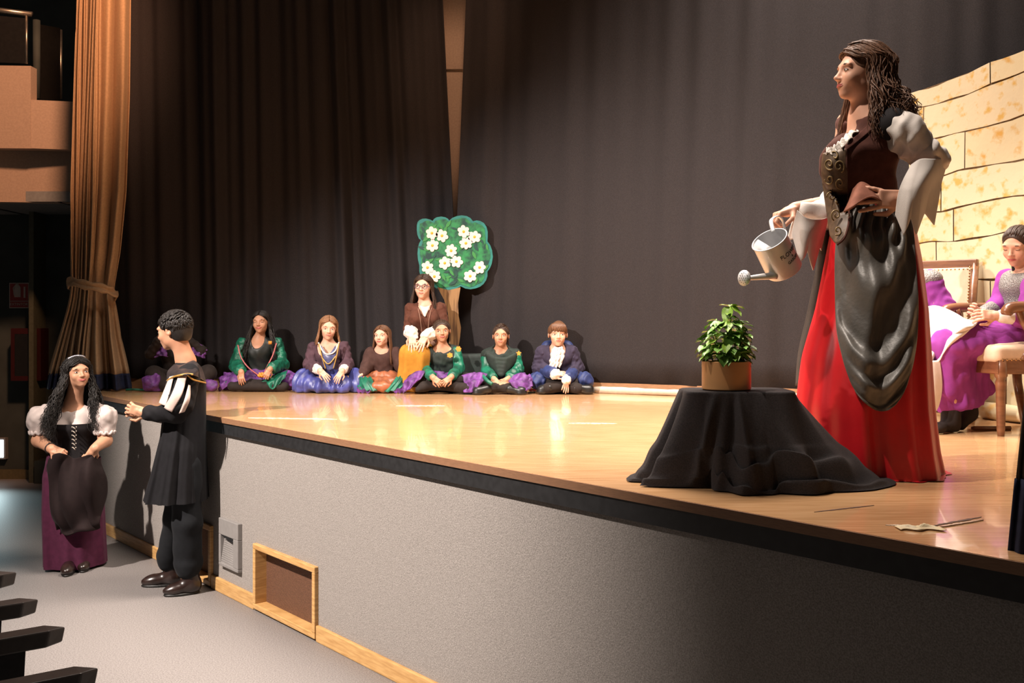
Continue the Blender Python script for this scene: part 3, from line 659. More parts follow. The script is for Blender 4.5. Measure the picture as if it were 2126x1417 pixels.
for k in range(120):
    an = r2.uniform(0, 6.28); zz = r2.uniform(.010, .150); rr = (.098 - .42 * max(0, zz - .05)) * r2.uniform(.7, 1.05)
    leaf(V(rr * math.cos(an) * .75, rr * math.sin(an) * .75, hz + zz), V(math.cos(an), math.sin(an), r2.uniform(-.7, .25)), V(0, 0, 1), r2.uniform(.040, .060), 1 if r2.random() < .35 else 0)
top = V(.012, -.01, hz + .165); mesh('stem', *tube([V(.015, -.02, hz + .1), top, top + V(.004, 0, .035)], .0025, 6), M_stem, bp)
for d, L, dz in (((-.45, -.5, -.75), .070, .036), ((.6, -.6, -.35), .058, .036), ((.75, .1, .05), .055, .038), ((-.5, .4, .3), .045, .034), ((.9, -.2, -.5), .05, .0), ((-.4, -.7, .1), .04, .01)):
    leaf(top + V(0, 0, dz), V(*d), V(0, 0, 1), L, 1)

# --- marks and litter on the stage floor
M_tape = mat('scuffed_tape', (0.62, 0.47, 0.34), 0.35, scale=40, c2=(0.75, 0.66, 0.55)); M_dtape = mat('dark_tape', (0.10, 0.05, 0.04), 0.5, var=0.4)
def mark(nm, x0, y0, x1, y1, wd, m, label, seed, z=.0016, n=26):
    a, b = P(x0, y0, stage_d(y0)), P(x1, y1, stage_d(y1)); a[2] = b[2] = SH; t = nrm(b - a); s_ = V(-t[1], t[0], 0); r = random.Random(seed); L = np.linalg.norm(b - a); up = []; dn = []
    for i in range(n + 1):
        q = a + (b - a) * i / n; e = math.sin(math.pi * i / n) ** .5; up.append(q + s_ * wd * e * r.uniform(.25, 1) - a); dn.append(q - s_ * wd * e * r.uniform(.25, 1) - a)
    pts = up + dn[::-1]; k = len(pts); v = np.array(pts + [p + V(0, 0, z) for p in pts])
    fs = [(i, k - 1 - i, k - 2 - i, i + 1) for i in range(n)]; fs += [(k + i, k + i + 1, 2 * k - 2 - i, 2 * k - 1 - i) for i in range(n)] + [(i, (i + 1) % k, k + (i + 1) % k, k + i) for i in range(k)]
    mesh(nm, v, fs, m, loc=a, smooth=False, label=label, cat='tape')
mark('tape_scrap', 515, 867, 700, 870, .035, M_tape, 'pale scuffed tape mark near the far end of the stage edge', 1)
mark('tape_scrap', 822, 842, 925, 842, .05, M_tape, 'pale tape mark in front of the smallest girl', 2)
mark('tape_scrap', 1180, 878, 1282, 879, .03, M_tape, 'pale tape mark on the open middle of the stage', 3)
mark('tape_strip', 1690, 1063, 1815, 1049, .006, M_dtape, 'thin dark tape line in front of the black cloth', 4)
mark('tape_strip', 1935, 1092, 2038, 1073, .010, M_dtape, 'dark tape strip near the right stage edge', 5)
mark('tape_strip', 1950, 1095, 2042, 1080, .006, mat('clear_tape', (.7, .55, .42), .25), 'shiny clear tape beside the dark tape strip', 6, z=.004)
cr_ = empty('crumpled_paper', P(1910, 1098, stage_d(1098)), 'small crumpled scrap of paper tape at the right stage edge', 'litter'); 
v, f = grid(26, 12, lambda U, W: ((U - .5) * .13, (W - .5) * .05 + .01 * np.sin(12 * U), .004 + .014 * np.abs(np.sin(9 * U + 5 * W) * np.sin(7 * W + 3 * U)) * np.sin(np.pi * U) * np.sin(np.pi * W)))
solid(mesh('paper', v, f, mat('paper_cream', (.72, .58, .36), .6), cr_), .001)
mark('tape_scrap', 1838, 1090, 1872, 1090, .01, M_tape, 'tiny pale scrap left of the crumpled paper', 8)

# --- row of auditorium seats: only the arm rests reach into the frame
M_arm = mat('seat_black', (0.010, 0.010, 0.011), 0.5, var=0.3, spec=0.3); M_armtop = mat('armrest_dark', (0.022, 0.016, 0.014), 0.45, var=0.2)
SD = V(.80, .60, 0); SS = V(-.60, .80, 0)
for i, (tx, ty) in enumerate(((36, 1187), (81, 1243), (137, 1300), (206, 1385))):
    z0 = .68; d = F * (H - z0) / (ty - HY); tip = P(tx, ty, d)
    r = empty('theatre_seat', V(tip[0], tip[1], 0) - SD * .3, ['black theatre seat arm, farthest of the row', 'black theatre seat arm, second farthest of the row', 'black theatre seat arm, second nearest of the row', 'black theatre seat arm, nearest of the row'][i], 'seat', 'theatre seat arms in the front row'); o = np.array(r.location)
    def loc(a, s, z): return tip + SD * a + SS * s + V(0, 0, z - z0) - o
    out = [(-.60, .04), (-.06, .04), (0, .0), (-.06, -.04), (-.60, -.04)]
    v = [loc(a, s, z0 + (.008 if abs(s) > .03 else 0)) for a, s in out] + [loc(a - (.01 if a > -.1 else 0), s * .9, z0 - .05) for a, s in out]
    bevelled(mesh('armrest', v, [(0, 1, 2, 3, 4), (9, 8, 7, 6, 5)] + [(k, k + 5, (k + 1) % 5 + 5, (k + 1) % 5) for k in range(5)], M_armtop, r, smooth=False), .006)
    pn = [loc(-.60, .025, z0 - .045), loc(-.13, .025, z0 - .045), loc(-.16, .025, .02), loc(-.50, .025, .02)]; q = [p - SS * .05 for p in pn]
    mesh('side_panel', pn + q, [(0, 1, 2, 3), (7, 6, 5, 4), (0, 4, 5, 1), (1, 5, 6, 2), (2, 6, 7, 3), (3, 7, 4, 0)], M_arm, r, smooth=False)
# ------------------------------------------------------------------ people: shared tools
def skinmat(n, c): return mat(n, c, 0.5, var=0.05, scale=25, subs=0.10, spec=0.35)
SK1 = skinmat('skin_fair', (0.62, 0.34, 0.235)); SK2 = skinmat('skin_warm', (0.50, 0.255, 0.155)); SK3 = skinmat('skin_light', (0.66, 0.38, 0.27))
M_eye = mat('eye_white', (0.62, 0.55, 0.50), 0.3, var=0.02); M_iris = mat('eye_iris', (0.03, 0.016, 0.010), 0.2, var=0.1)
M_lip = mat('lips', (0.42, 0.10, 0.085), 0.4, var=0.05); M_liplight = mat('lips_pale', (0.44, 0.15, 0.115), 0.45, var=0.05)
def hairmat(n, c, k=1.9): return mat(n, c, 0.50, scale=60, c2=tuple(q * k for q in c), stretch=(3, 3, .6), spec=0.35, sheen=0.08)
HR_black = hairmat('hair_black', (0.010, 0.008, 0.007)); HR_dark = hairmat('hair_dark_brown', (0.030, 0.016, 0.010)); HR_brown = hairmat('hair_brown', (0.085, 0.038, 0.018)); HR_light = hairmat('hair_light_brown', (0.16, 0.078, 0.038))

class Fig:
    def __init__(s, x, y, d, zbase, label, seed=0, k=1.0, sink=0.0):   # k, sink: stature of the figure
        s.k, s.sink = k, sink; s.d = d; s.root = np.array([(x - CX) * d / F, d, zbase]); s.seed = seed
        s.e = empty('person', (s.root[0] * k, s.root[1] * k, zbase), label, 'person'); s.skin = Field(); s.boxes = []
    def J(s, x, y, dd=0.0): return P(x, y, s.d + dd) - s.root
    def Z(s, x, z, dd=0.0): D = s.d + dd; return V((x - CX) * D / F - s.root[0], dd, z)
    def add(s, name, vf, m, parent=None, **kw):
        v = np.asarray(vf[0], float)
        if s.k != 1: v = (v - V(0, 0, s.sink)) * s.k; v[:, 2] = np.maximum(v[:, 2], .003)
        return mesh(name, v, vf[1], m, parent or s.e, **kw)
    def head(s, x, y, dd, size, yaw=0, pitch=0, roll=0, wide=1.0):
        s.hc = s.J(x, y, dd); s.hs = size; s.hR = eul(yaw, pitch, roll); s.hw = wide
        S = s.skin; h = lambda *q: s.hp(q); R = s.hR; z = size; k = .10 * z; wd = wide
        S.ell(h(0, .06, .14), V(.335 * wd, .42, .345) * z, R, k); S.ell(h(0, -.12, -.10), V(.262 * wd, .275, .36) * z, R, k * 1.3)
        S.ell(h(0, -.27, -.40), V(.105 * wd, .095, .085) * z, R, k); S.ell(h(0, -.06, -.26), V(.212 * wd, .21, .15) * z, R, k * 1.2)
        for q in (-1, 1):
            S.ell(h(.165 * q * wd, -.265, -.13), V(.095, .085, .10) * z, R, k)
            S.ell(h(.13 * q, -.335, .095), V(.12, .055, .045) * z, R, k * .8)
        for q in (-1, 1): S.ell(h(.148 * q * wd, -.425, .00), V(.088, .075, .052) * z, R, k * .55, sub=True)
        for q in (-1, 1): S.ell(h(.148 * q * wd, -.305, -.005), V(.075, .060, .055) * z, R, k * .25)
        S.cap(h(0, -.365, .05), h(0, -.445, -.125), .030 * z, .045 * z, k * .5); S.ell(h(0, -.455, -.135), V(.048, .048, .040) * z, R, k * .3)
        for q in (-1, 1): S.ell(h(.050 * q, -.410, -.150), V(.036, .045, .030) * z, R, k * .25)
        S.ell(h(0, -.315, -.265), V(.135 * wd, .075, .10) * z, R, k * .7)
        S.ell(h(0, -.385, -.242), V(.075, .022, .020) * z, R, k * .25); S.ell(h(0, -.380, -.292), V(.066, .024, .024) * z, R, k * .25)
        for q in (-1, 1):
            S.ell(h(.345 * q * wd, .05, -.02), V(.032, .085, .125) * z, R @ eul(-18 * q), k * .3); S.ell(h(.372 * q * wd, .045, .0), V(.020, .045, .072) * z, R @ eul(-18 * q), k * .25, sub=True)
        c = s.hc - V(0, 0, .18 * z); r = .85 * z; s.boxes.append((c - r, c + r, max(.0035, z * .019)))
    def hp(s, q): return s.hc + s.hs * (s.hR @ np.asarray(q, float))
    def neck(s, base, r=.048):
        s.skin.cap(s.hp((0, .10, -.22)), base, r, r * 1.12, .03); s.nb = np.asarray(base)
    def trunk(s, Fd, pel, nb, sl, sr, hw, dep, g=0.0, waist=.80, bust=0.0, k=.05, tw=0):
        pel = np.asarray(pel); nb = np.asarray(nb); a = nb - pel; R = eul(tw)
        Fd.ell(pel, V(hw + g, dep * .95 + g, .13 * np.linalg.norm(a) / .45 + g), R, k)
        Fd.ell(pel + a * .36, V(hw * waist + g, dep * .80 + g, .20 * np.linalg.norm(a) + g), R, k)
        Fd.ell(pel + a * .68, V(hw * .95 + g, dep + g, .24 * np.linalg.norm(a) + g), R, k)
        Fd.cap(sl, sr, .42 * dep + g, .42 * dep + g, k); Fd.cap(pel + a * .85, nb, .50 * dep + g, .045 + g, k)
        if bust:
            for q in (-1, 1): Fd.ell(pel + a * .66 + R @ V(.48 * hw * q, -dep * .85, 0), V(.078 + g, .070 + g, .075 + g) * bust, R, k * .8)
    def arm(s, Fd, sh, el, wr, r0, r1, r2, g=0.0, k=.02, t0=0.0, t1=1.0):
        sh, el, wr = map(np.asarray, (sh, el, wr)); Fd.cap(sh, el, r0 + g, r1 + g, k); Fd.cap(el, el + (wr - el) * t1, r1 + g, r1 + (r2 - r1) * t1 + g, k)
    def hand(s, w, d, n, L=.15, curl=.5, side=1, spread=.10, tcurl=.5, fat=1.0, res=None, Fd=None, box=True):
        S = Fd or s.skin; w = np.asarray(w, float); d = nrm(d); n = nrm(np.asarray(n, float) - d * (np.asarray(n, float) @ d)); t = np.cross(d, n) * side
        R = np.stack([t, n, d], 1)
        S.box(w + d * .26 * L, V(.150, .030, .20) * L, R, .045 * L, .03 * L); S.cap(w - d * .08 * L, w + d * .2 * L, .115 * L, .12 * L, .08 * L)
        for i in range(4):
            ln = (.40, .45, .42, .33)[i] * L; p = w + d * (.47, .50, .48, .44)[i] * L + t * (-.165 + .112 * i) * L; a = 0.0; rr = .052 * L * fat
            b0 = nrm(d + t * spread * (i - 1.5))
            for j, (q, ca) in enumerate(zip((.45, .31, .24), (.75, 1.15, .85))):
                a += curl * ca; dr = b0 * math.cos(a) + n * math.sin(a); e = p + dr * ln * q; S.cap(p, e, rr, rr * .90, .018 * L); p = e; rr *= .90
        p = w + d * .10 * L - t * .13 * L; d1 = nrm(d * .62 - t * .68 + n * .38 * (1 + tcurl)); e = p + d1 * .26 * L; S.cap(p, e, .068 * L * fat, .060 * L * fat, .05 * L)
        d2 = nrm(d * .9 - t * (.25 - .5 * tcurl) + n * .5 * tcurl); S.cap(e, e + d2 * .23 * L, .058 * L * fat, .045 * L * fat, .02 * L)
        c = w + d * .38 * L; r = .80 * L
        if box: s.boxes.append((c - r, c + r, res or max(.0032, L * .023)))
    def body(s, m, res=.011, clip=None):
        parts = []; bx = s.boxes
        used = []
        for lo, hi, rs in bx:
            vv, ff = s.skin.mesh(rs, box=(lo, hi), clip=clip, smooth=1)
            for l2, h2 in used:
                ins = ((vv > l2 + .004) & (vv < h2 - .004)).all(1); ff = ff[~ins[ff].all(1)]
            parts.append((vv, ff)); used.append((lo, hi))
        vv, ff = s.skin.mesh(res, clip=clip)
        ins = np.zeros(len(vv), bool)
        for lo, hi in used: ins |= ((vv > lo + res * 1.2) & (vv < hi - res * 1.2)).all(1)
        parts.append((vv, ff[~ins[ff].all(1)]))
        s.b = s.add('body', joinm(parts), m); return s.b
    def face(s, lipm=M_lip, brow=HR_dark, closed=False, smile=0.15, gaze=(0, 0), browz=0.0, lash=True):
        z = s.hs; h = lambda *q: s.hp(q); wd = s.hw
        def ball(r, n=12):
            v, f = lathe([(math.sin(a), -math.cos(a)) for a in np.linspace(0.02, math.pi - .02, n)], 16); return v * r, f
        for q in (-1, 1):
            x = .148 * q * wd
            if not closed:
                v, f = ball(V(.056, .030, .027) * z); v2, f2 = ball(V(.023, .012, .026) * z)
                v = v @ s.hR.T + h(x, -.350, -.004); v2 = v2 @ s.hR.T + h(x + gaze[0] * .02, -.373, -.002 + gaze[1] * .01)
                n = len(v); s.add('eye', (np.concatenate([v, v2]), list(f) + [tuple(i + n for i in p) for p in f2]), None, s.b, mats=[M_eye, M_iris], fmat=[0] * len(f) + [1] * len(f2))
            if lash:
                zz = -.016 if closed else .020
                c = [h(x + t * .066, -.372 + .030 * t * t, zz + (.010 if closed else -.024) * t * t) for t in np.linspace(-1, 1, 9)]
                s.add('eyelash', tube(c, .0075 * z, 5), brow, s.b)
            c = [h(x + q * t * .082, -.388 + .045 * max(t, -.3) ** 2, .092 + browz + .012 * (1 - t * t) - .002 * t) for t in np.linspace(-1, 1, 9)]
            s.add('eyebrow', tube(c, np.array([.010, .014, .016, .016, .015, .013, .011, .008, .005]) * z, 6), brow, s.b)
        c = [h(t * (.115 + .03 * smile), -.408 + .050 * t * t, -.266 + (.006 + .032 * smile) * t * t) for t in np.linspace(-1, 1, 11)]
        mb = MB(); e = 1 - np.linspace(-1, 1, 11) ** 2
        mb.add(*tube(np.array(c) + s.hs * (s.hR @ V(0, 0, .013)), (.005 + .014 * e) * z, 6)); mb.add(*tube(np.array(c) + s.hs * (s.hR @ V(0, .002, -.014)), (.005 + .019 * e) * z, 6)); s.add('lips', (np.concatenate(mb.v), mb.f), lipm, s.b)
    def haircap(s, m, grow=.014, front=.33, low=-.28, side=True, name='hair', noise=.0, build=True):
        Fd = Field(); h = lambda *q: s.hp(q); z = s.hs; R = s.hR; wd = s.hw
        Fd.ell(h(0, .075, .15), V(.345 * wd + grow, .425 + grow, .350 + grow) * z, R, .03)
        Fd.ell(h(0, .20, -.10), V(.27 * wd + grow, .27 + grow, .30) * z, R, .04)
        Fd.ell(h(0, -.47, .33 - .42), V(.285 * wd, .36, front + .09) * z, R, .012, sub=True)
        Fd.box(h(0, -.35, -.42), V(.6, .36, .40) * z, R, .005, .012, sub=True)
        Fd.box(h(0, .1, low - .5), V(.7, .7, .5) * z, R, .005, .01, sub=True)
        return Fd.mesh(z * .022, noise=wrinkle(s.seed, 4.0) if noise else None, amp=noise)
    def strands(s, n, length, wave=.03, freq=3.0, rad=.020, spread=.40, front=.9, seed=0, amin=52, amax=180, part=0.0, fall=0.0, sides=(-1, 1), jitter=.5, pts=18, lenvar=.2, back=.0, start=.0, hug=.0, nseg=5, sweep=76):
        r = np.random.RandomState(seed + 11); z = s.hs; mb = MB(); down = V(0, 0, -1)
        for i in range(n):
            q = sides[i % len(sides)]; u = (i // len(sides) + r.rand() * .8) / max(1, (n // len(sides))); a = math.radians(amin + (amax - amin) * u)
            L = length * (1 + lenvar * (r.rand() - .5) * 2); ex = .39 * s.hw; ey = .47
            ca, sa = -math.cos(a), math.sin(a)
            y0 = .075; c0 = V(0, .075, .15); er = V(ex, ey, .395)
            def proj(p): e = (p - c0) / er; return c0 + e / max(1e-6, np.linalg.norm(e)) * er
            ph_ = math.radians(27 + 88 * u ** .8 + 6 * (r.rand() - .5)); S_ = c0 + V(part + q * .012, -ey * math.cos(ph_), .395 * math.sin(ph_)); T_ = V(q * ex * sa, y0 + ey * ca, .21)
            pt = [S_, proj(.62 * S_ + .38 * T_), proj(.28 * S_ + .72 * T_), V(0, 0, 0), V(0, 0, 0)]
            a2 = a + max(0, math.radians(sweep) - a) * .85; c2, s2 = -math.cos(a2), math.sin(a2); pt[-1] = (q * (ex + .01) * s2, y0 + (ey - .03) * c2, -.10); pt[-2] = (q * ex * (sa + s2) / 2, y0 + ey * (ca + c2) / 2, .15 + .06); ca, sa = c2, s2
            loc = [s.hp(p) for p in pt]
            o = s.hR @ V(q * sa, ca, 0); o[2] = 0; o = o / (np.linalg.norm(o) + .2)
            p0 = s.hp((q * ex * sa, y0 + (ey - .06) * ca, -.12)); sp = spread * (.75 + .5 * r.rand())
            for t in (.35, .7, 1.0): loc.append(p0 + z * (down * L * t + o * sp * (t * (1 - hug)) ** .8 + V(fall, back, 0) * t))
            c = spline(loc, pts); t = np.linspace(0, 1, pts); ph = r.rand(3) * 6.28; am = wave * z * np.clip((t - .25) * 1.8, 0, 1)
            f_ = freq * (.8 + .4 * r.rand())
            c = c + np.stack([am * np.sin(6.28 * f_ * t + ph[0]), am * np.sin(6.28 * f_ * t + ph[1] + 1.5), .5 * am * np.sin(6.28 * f_ * t + ph[2])], 1) + (r.rand(3) - .5) * jitter * .04 * z
            rr = rad * z * (.7 + .6 * r.rand()) * np.clip(1.15 - .95 * np.clip((t - .55) / .45, 0, 1) ** 2, .12, 1)
            mb.add(*tube(c, rr, nseg))
        return np.concatenate(mb.v), mb.f
    def pulled(s, n=110, bun=(0, .52, .12), rad=.015, seed=0):
        r = np.random.RandomState(seed); mb = MB(); z = s.hs; wd = s.hw
        for i in range(n):
            f = np.clip(i / (n - 1) * 2 - 1 + (r.rand() - .5) * .06, -1, 1); a = f * 1.75            # across the hairline, ear to ear
            x0, zz = .335 * wd * math.sin(a * .9), -.06 + .425 * math.cos(a * .82); y0 = -.29 + .30 * abs(f) ** 1.6 + (r.rand() - .35) * .10; st = (r.rand(3) - .5) * .05
            p = [V(x0 * .96, y0, zz), V(x0 * 1.10, y0 + .20, min(.50, zz + .10)) + st, V(x0 * .85, .30, zz * .75 + .06) + st, V(*bun) + (r.rand(3) - .5) * .06]
            q = spline(p, 10); c0 = V(0, .075, .15); rr = np.array([.366 * wd, .446, .374]); d = (q - c0) / rr; k = np.linalg.norm(d, axis=1)[:, None]; q = c0 + d / k * np.maximum(k, 1.0) * rr
            mb.add(*tube([s.hp(t) for t in q], rad * z * (.5 + r.rand()) * np.array([.5, .9, 1, 1, 1, 1, 1, 1, 1, 1]), 5))
        mb.add(*tube([s.hp(V(*bun) + V(0, -.06, 0)), s.hp(V(*bun)), s.hp(V(*bun) + V(0, .10, -.03))], [.10 * z, .12 * z, .05 * z], 10))
        return np.concatenate(mb.v), mb.f
    def hair(s, m, *parts, name='hair'):
        mb = MB()
        for v, f in parts: mb.add(v, [tuple(q) for q in f])
        s.h = s.add(name, (np.concatenate(mb.v), mb.f), m); return s.h
def ringloft(fig, levels, n=180, m=None, seed=0, nlev=60, kf=(7, 11, 17)):
    # levels: (y, xl, xr, depth offset of centre, depth radius, fold amplitude); pixels -> rings
    lv = np.array(levels, float); t = np.linspace(0, len(lv) - 1, nlev); q = np.stack([np.interp(t, np.arange(len(lv)), lv[:, i]) for i in range(6)], 1)
    for i in range(6):
        sm = q[:, i].copy(); sm[1:-1] = .25 * q[:-2, i] + .5 * q[1:-1, i] + .25 * q[2:, i]; q[:, i] = sm
    r = np.random.RandomState(seed); ph = r.rand(6) * 6.28; th = np.linspace(0, 2 * np.pi, n, endpoint=False); V_ = []
    for k, (y, xl, xr, dc, dr, am) in enumerate(q):
        D = fig.d + dc; xc, xw = (xl + xr) / 2, (xr - xl) / 2; w = k / nlev
        fo = np.sin(kf[0] * th + ph[0] + .5 * w) + .6 * np.sin(kf[1] * th + ph[1] - .7 * w) + .4 * np.sin(kf[2] * th + ph[2]); sc = 1 + am * fo
        dd = D + dr * np.sin(th) * sc; x = xc + xw * np.cos(th) * (1 + am * .35 * fo)
        V_.append(np.stack([(x - CX) * D / F - fig.root[0], dd - fig.root[1], (H - (y - HY) * D / F - fig.root[2]) + 0 * th], 1))
    v = np.concatenate(V_); i, j = np.meshgrid(np.arange(n), np.arange(nlev - 1)); i = i.ravel(); j = j.ravel(); i2 = (i + 1) % n
    return v, np.stack([j * n + i, j * n + i2, (j + 1) * n + i2, (j + 1) * n + i], -1)
from mathutils.bvhtree import BVHTree
def bvh(*vfs): v, f = joinm([(a, np.asarray(b)) for a, b in vfs]); return BVHTree.FromPolygons([tuple(p) for p in v], [tuple(map(int, q)) for q in f])
def snap(fig, v, tree, off):                # lay points on a garment, seen along the line of sight
    eye = V(0, 0, H) - fig.root; out = np.array(v, float)
    for i, p in enumerate(out):
        d = nrm(p - eye); h = tree.ray_cast(Vector(eye), Vector(d))
        if h[0] is not None and abs((np.array(h[0]) - p) @ d) < .25: out[i] = np.array(h[0]) - d * off
    return out
def sheet(fig, name, ctrl, m, nu=24, nv=24, thick=.004, parent=None, rip=None, on=None, off=.006, **kw):
    c = [[fig.J(*q) for q in row] for row in ctrl]; v, f = patch(c, nu, nv)
    if on is not None: v = snap(fig, v, on, off)
    if rip is not None:
        g = v.reshape(nv, nu, 3); U, W = np.meshgrid(np.linspace(0, 1, nu), np.linspace(0, 1, nv)); g += rip(U, W); v = g.reshape(-1, 3)
    return solid(fig.add(name, (v, f), m, parent, **kw), thick)
def rod(fig, name, pts, r, m, n=24, sides=8, parent=None, **kw):
    c = spline([np.asarray(p) for p in pts], n); return fig.add(name, tube(c, r, sides), m, parent, **kw)
def radial(c, n=11, seed=0, twist=4.0):      # folds that run out from the waist
    r = np.random.RandomState(seed); ph = r.rand(4) * 6.28
    def fn(X, Y, Z):
        x, y, z = X - c[0], Y - c[1], Z - c[2]; a = np.arctan2(x, -y); q = np.sqrt(x * x + y * y + z * z)
        return (np.sin(n * a + ph[0] + twist * q) + .7 * np.sin(1.7 * n * a + ph[1] - 9 * z) + .5 * np.sin(2.9 * n * a + ph[2] + 12 * q)) * np.clip(q / .22, .15, 1.2)
    return fn
FLOORCLIP = [((0, 0, .004), (0, 0, -1))]
# ------------------------------------------------------------------ children seated along the curtain
M_gsat = satin('green_satin', (0.005, 0.105, 0.060), rough=0.44, var=.5, scale=14); M_gvel = mat('green_velvet', (0.006, 0.015, 0.011), 0.75, sheen=0.5, var=0.4, scale=12)
M_ptul = mat('purple_tulle', (0.115, 0.030, 0.17), 0.60, sheen=0.5, var=0.45, scale=24, bump=.2, bscale=90); M_bsat = satin('blue_satin', (0.050, 0.058, 0.22), rough=0.40, var=.35, scale=10)
M_plum = cloth('plum_jersey', (0.075, 0.040, 0.052)); M_brownj = cloth('brown_jersey', (0.060, 0.030, 0.025)); M_tights = cloth('black_tights', (0.024, 0.018, 0.016), sheen=.3)
M_orange = satin('orange_satin', (0.30, 0.095, 0.040), rough=0.42, var=.3, scale=14); M_gold = mat('gold_braid', (0.45, 0.25, 0.06), 0.4, metal=0.3, var=0.2, scale=90)
M_shoe = mat('black_shoe', (0.010, 0.009, 0.008), 0.4, var=0.2); M_cord = mat('pink_cord', (0.42, 0.11, 0.11), 0.5, var=0.2, scale=90)
M_white = cloth('white_cotton', (0.70, 0.64, 0.58), var=0.04, rough=0.8); M_ochre = cloth('ochre_cloth', (0.42, 0.19, 0.025), var=0.08)
M_maroon = cloth('brown_velvet_bodice', (0.095, 0.035, 0.022), sheen=.35); M_navycoat = cloth('navy_coat', (0.035, 0.028, 0.050), sheen=.3); M_bluevel = mat('blue_velvet', (0.014, 0.026, 0.105), 0.6, sheen=.5, var=.2)
M_lace = mat('white_lace', (0.72, 0.66, 0.60), 0.7, var=0.12, scale=160, bump=.4, bscale=150); M_star = mat('orange_felt', (0.70, 0.26, 0.03), 0.7, var=.1)
M_stitch = mat('pale_stitching', (.28, .16, .11), .6); M_spec = mat('spectacle_frame', (0.10, 0.06, 0.09), 0.3)

def seated(x, yb, label, seed, head, hs, yaw, pitch, roll, neckpx, sl, sr, el, er, wl, wr, hips, kneeL, kneeR, ankL, ankR, sk, hl=None, hr=None, hw=.118, dep=.080, wide=1.0, pz=.105, td=.24, hl_curl=.5, hr_curl=.5, hL=.125, bust=0):
    g = Fig(x, yb, stage_d(yb), SH, label, seed)
    g.head(*head, td - .03, hs, yaw, pitch, roll, wide); g.nk = g.J(*neckpx, td); g.neck(g.nk, .036)
    g.sl, g.sr = g.J(*sl, td), g.J(*sr, td); g.el, g.er = g.J(*el), g.J(*er); g.wl, g.wr = g.J(*wl), g.J(*wr); g.pel = g.Z(hips, pz, td + .02)
    g.kl, g.kr, g.al, g.ar = g.J(*kneeL), g.J(*kneeR), g.J(*ankL), g.J(*ankR)
    for p in (g.kl, g.kr): p[2] = max(p[2], .055)
    for p in (g.al, g.ar): p[2] = max(p[2], .040)
    g.hw, g.dep_ = wide, dep; g.tw = hw
    g.trunk(g.skin, g.pel, g.nk, g.sl, g.sr, hw, dep)
    g.arm(g.skin, g.sl, g.el, g.wl, .040, .032, .024); g.arm(g.skin, g.sr, g.er, g.wr, .040, .032, .024)
    for hh, w, e, cu, sd in ((hl, g.wl, g.el, hl_curl, 1), (hr, g.wr, g.er, hr_curl, -1)):
        if hh: g.hand(w, hh[0], hh[1], hL, cu, sd * (hh[2] if len(hh) > 2 else 1))
    g.hipL, g.hipR = g.pel + V(-.07, -.02, -.01), g.pel + V(.07, -.02, -.01)
    g.skin.chain([g.hipL, g.kl, g.al], [.060, .045, .032]); g.skin.chain([g.hipR, g.kr, g.ar], [.060, .045, .032])
    g.body(sk, clip=FLOORCLIP); return g
def top(g, m, gr=.014, neckr=.075, neckdrop=.0, name='top', bottom=None, amp=.003, res=.0085, bust=0, neckc=None, waist=.86, sleeves=False, t1=.85, ar=.046):
    Fd = Field(); g.trunk(Fd, g.pel, g.nk, g.sl, g.sr, g.tw, g.dep_, gr, waist=waist, bust=bust)
    if sleeves:
        g.arm(Fd, g.sl, g.el, g.wl, ar, .038, .030, .010, k=.03, t1=t1); g.arm(Fd, g.sr, g.er, g.wr, ar, .038, .030, .010, k=.03, t1=t1)
    c = g.nk if neckc is None else neckc
    Fd.ell(c + V(0, -.030, .015 - neckdrop * .5), V(neckr, .085, .050 + neckdrop), None, .008, sub=True)
    return g.add(name, Fd.mesh(res, noise=wrinkle(g.seed, 2.6, (1, 1, .45)), amp=amp * 1.1, clip=FLOORCLIP), m)
def sleeve(g, sh, el, wr, m, r=(.048, .042, .034), t1=.9, amp=.005, seed=1, t0=0, res=.0070, sc=3.3, puff=None):
    Fd = Field(); g.arm(Fd, sh, el, wr, *r, k=.025, t1=t1)
    if puff: Fd.ell(puff[0], puff[1], None, .03)
    return g.add('sleeve', Fd.mesh(res, noise=wrinkle(seed + g.seed, sc), amp=amp), m)
def legs(g, m, feet=True, r=(.064, .050, .036), shoes=None, fl=None, fr=None):
    Fd = Field(); Fd.chain([g.hipL, g.kl, g.al], r); Fd.chain([g.hipR, g.kr, g.ar], r)
    for a, f in ((g.al, fl), (g.ar, fr)):
        if f is not None:
            if shoes is None: Fd.cap(a, g.J(*f), .034, .026, .03)
    o = g.add('tights', Fd.mesh(.009, clip=FLOORCLIP), m)
    if shoes is not None:
        for a, f in ((g.al, fl), (g.ar, fr)):
            if f is not None:
                S = Field(); b = g.J(*f); d = nrm(b - a); S.cap(a - d * .015, b, .038, .033, .02); S.ell(b, V(.045, .040, .036), None, .02); S.ell(b - V(0, 0, .02), (.05, .045, .02), None, .01)
                g.add('shoe', S.mesh(.007, clip=FLOORCLIP), shoes)
    return o
def lap(g, m, blobs, name='skirt', k=.06, amp=.008, sc=2.3, res=.0075, seed=3, base=True, r=(.085, .075, .05), nz=None):
    Fd = Field()
    if base: Fd.ell(g.pel + V(0, 0, -.01), V(g.tw + .03, .12, .10), None, k); Fd.cap(g.hipL, g.kl, r[0], r[1], k); Fd.cap(g.hipR, g.kr, r[0], r[1], k)
    for b in blobs:
        if b[0] == 'c': Fd.cap(g.J(*b[1]), g.J(*b[2]), b[3], b[4], k)
        else: Fd.ell(g.J(*b[1]), V(*b[2]), None, k)
    return g.add(name, Fd.mesh(res, noise=nz or wrinkle(g.seed + seed, sc), amp=amp, clip=FLOORCLIP), m)
DN = V(0, -.2, -1)

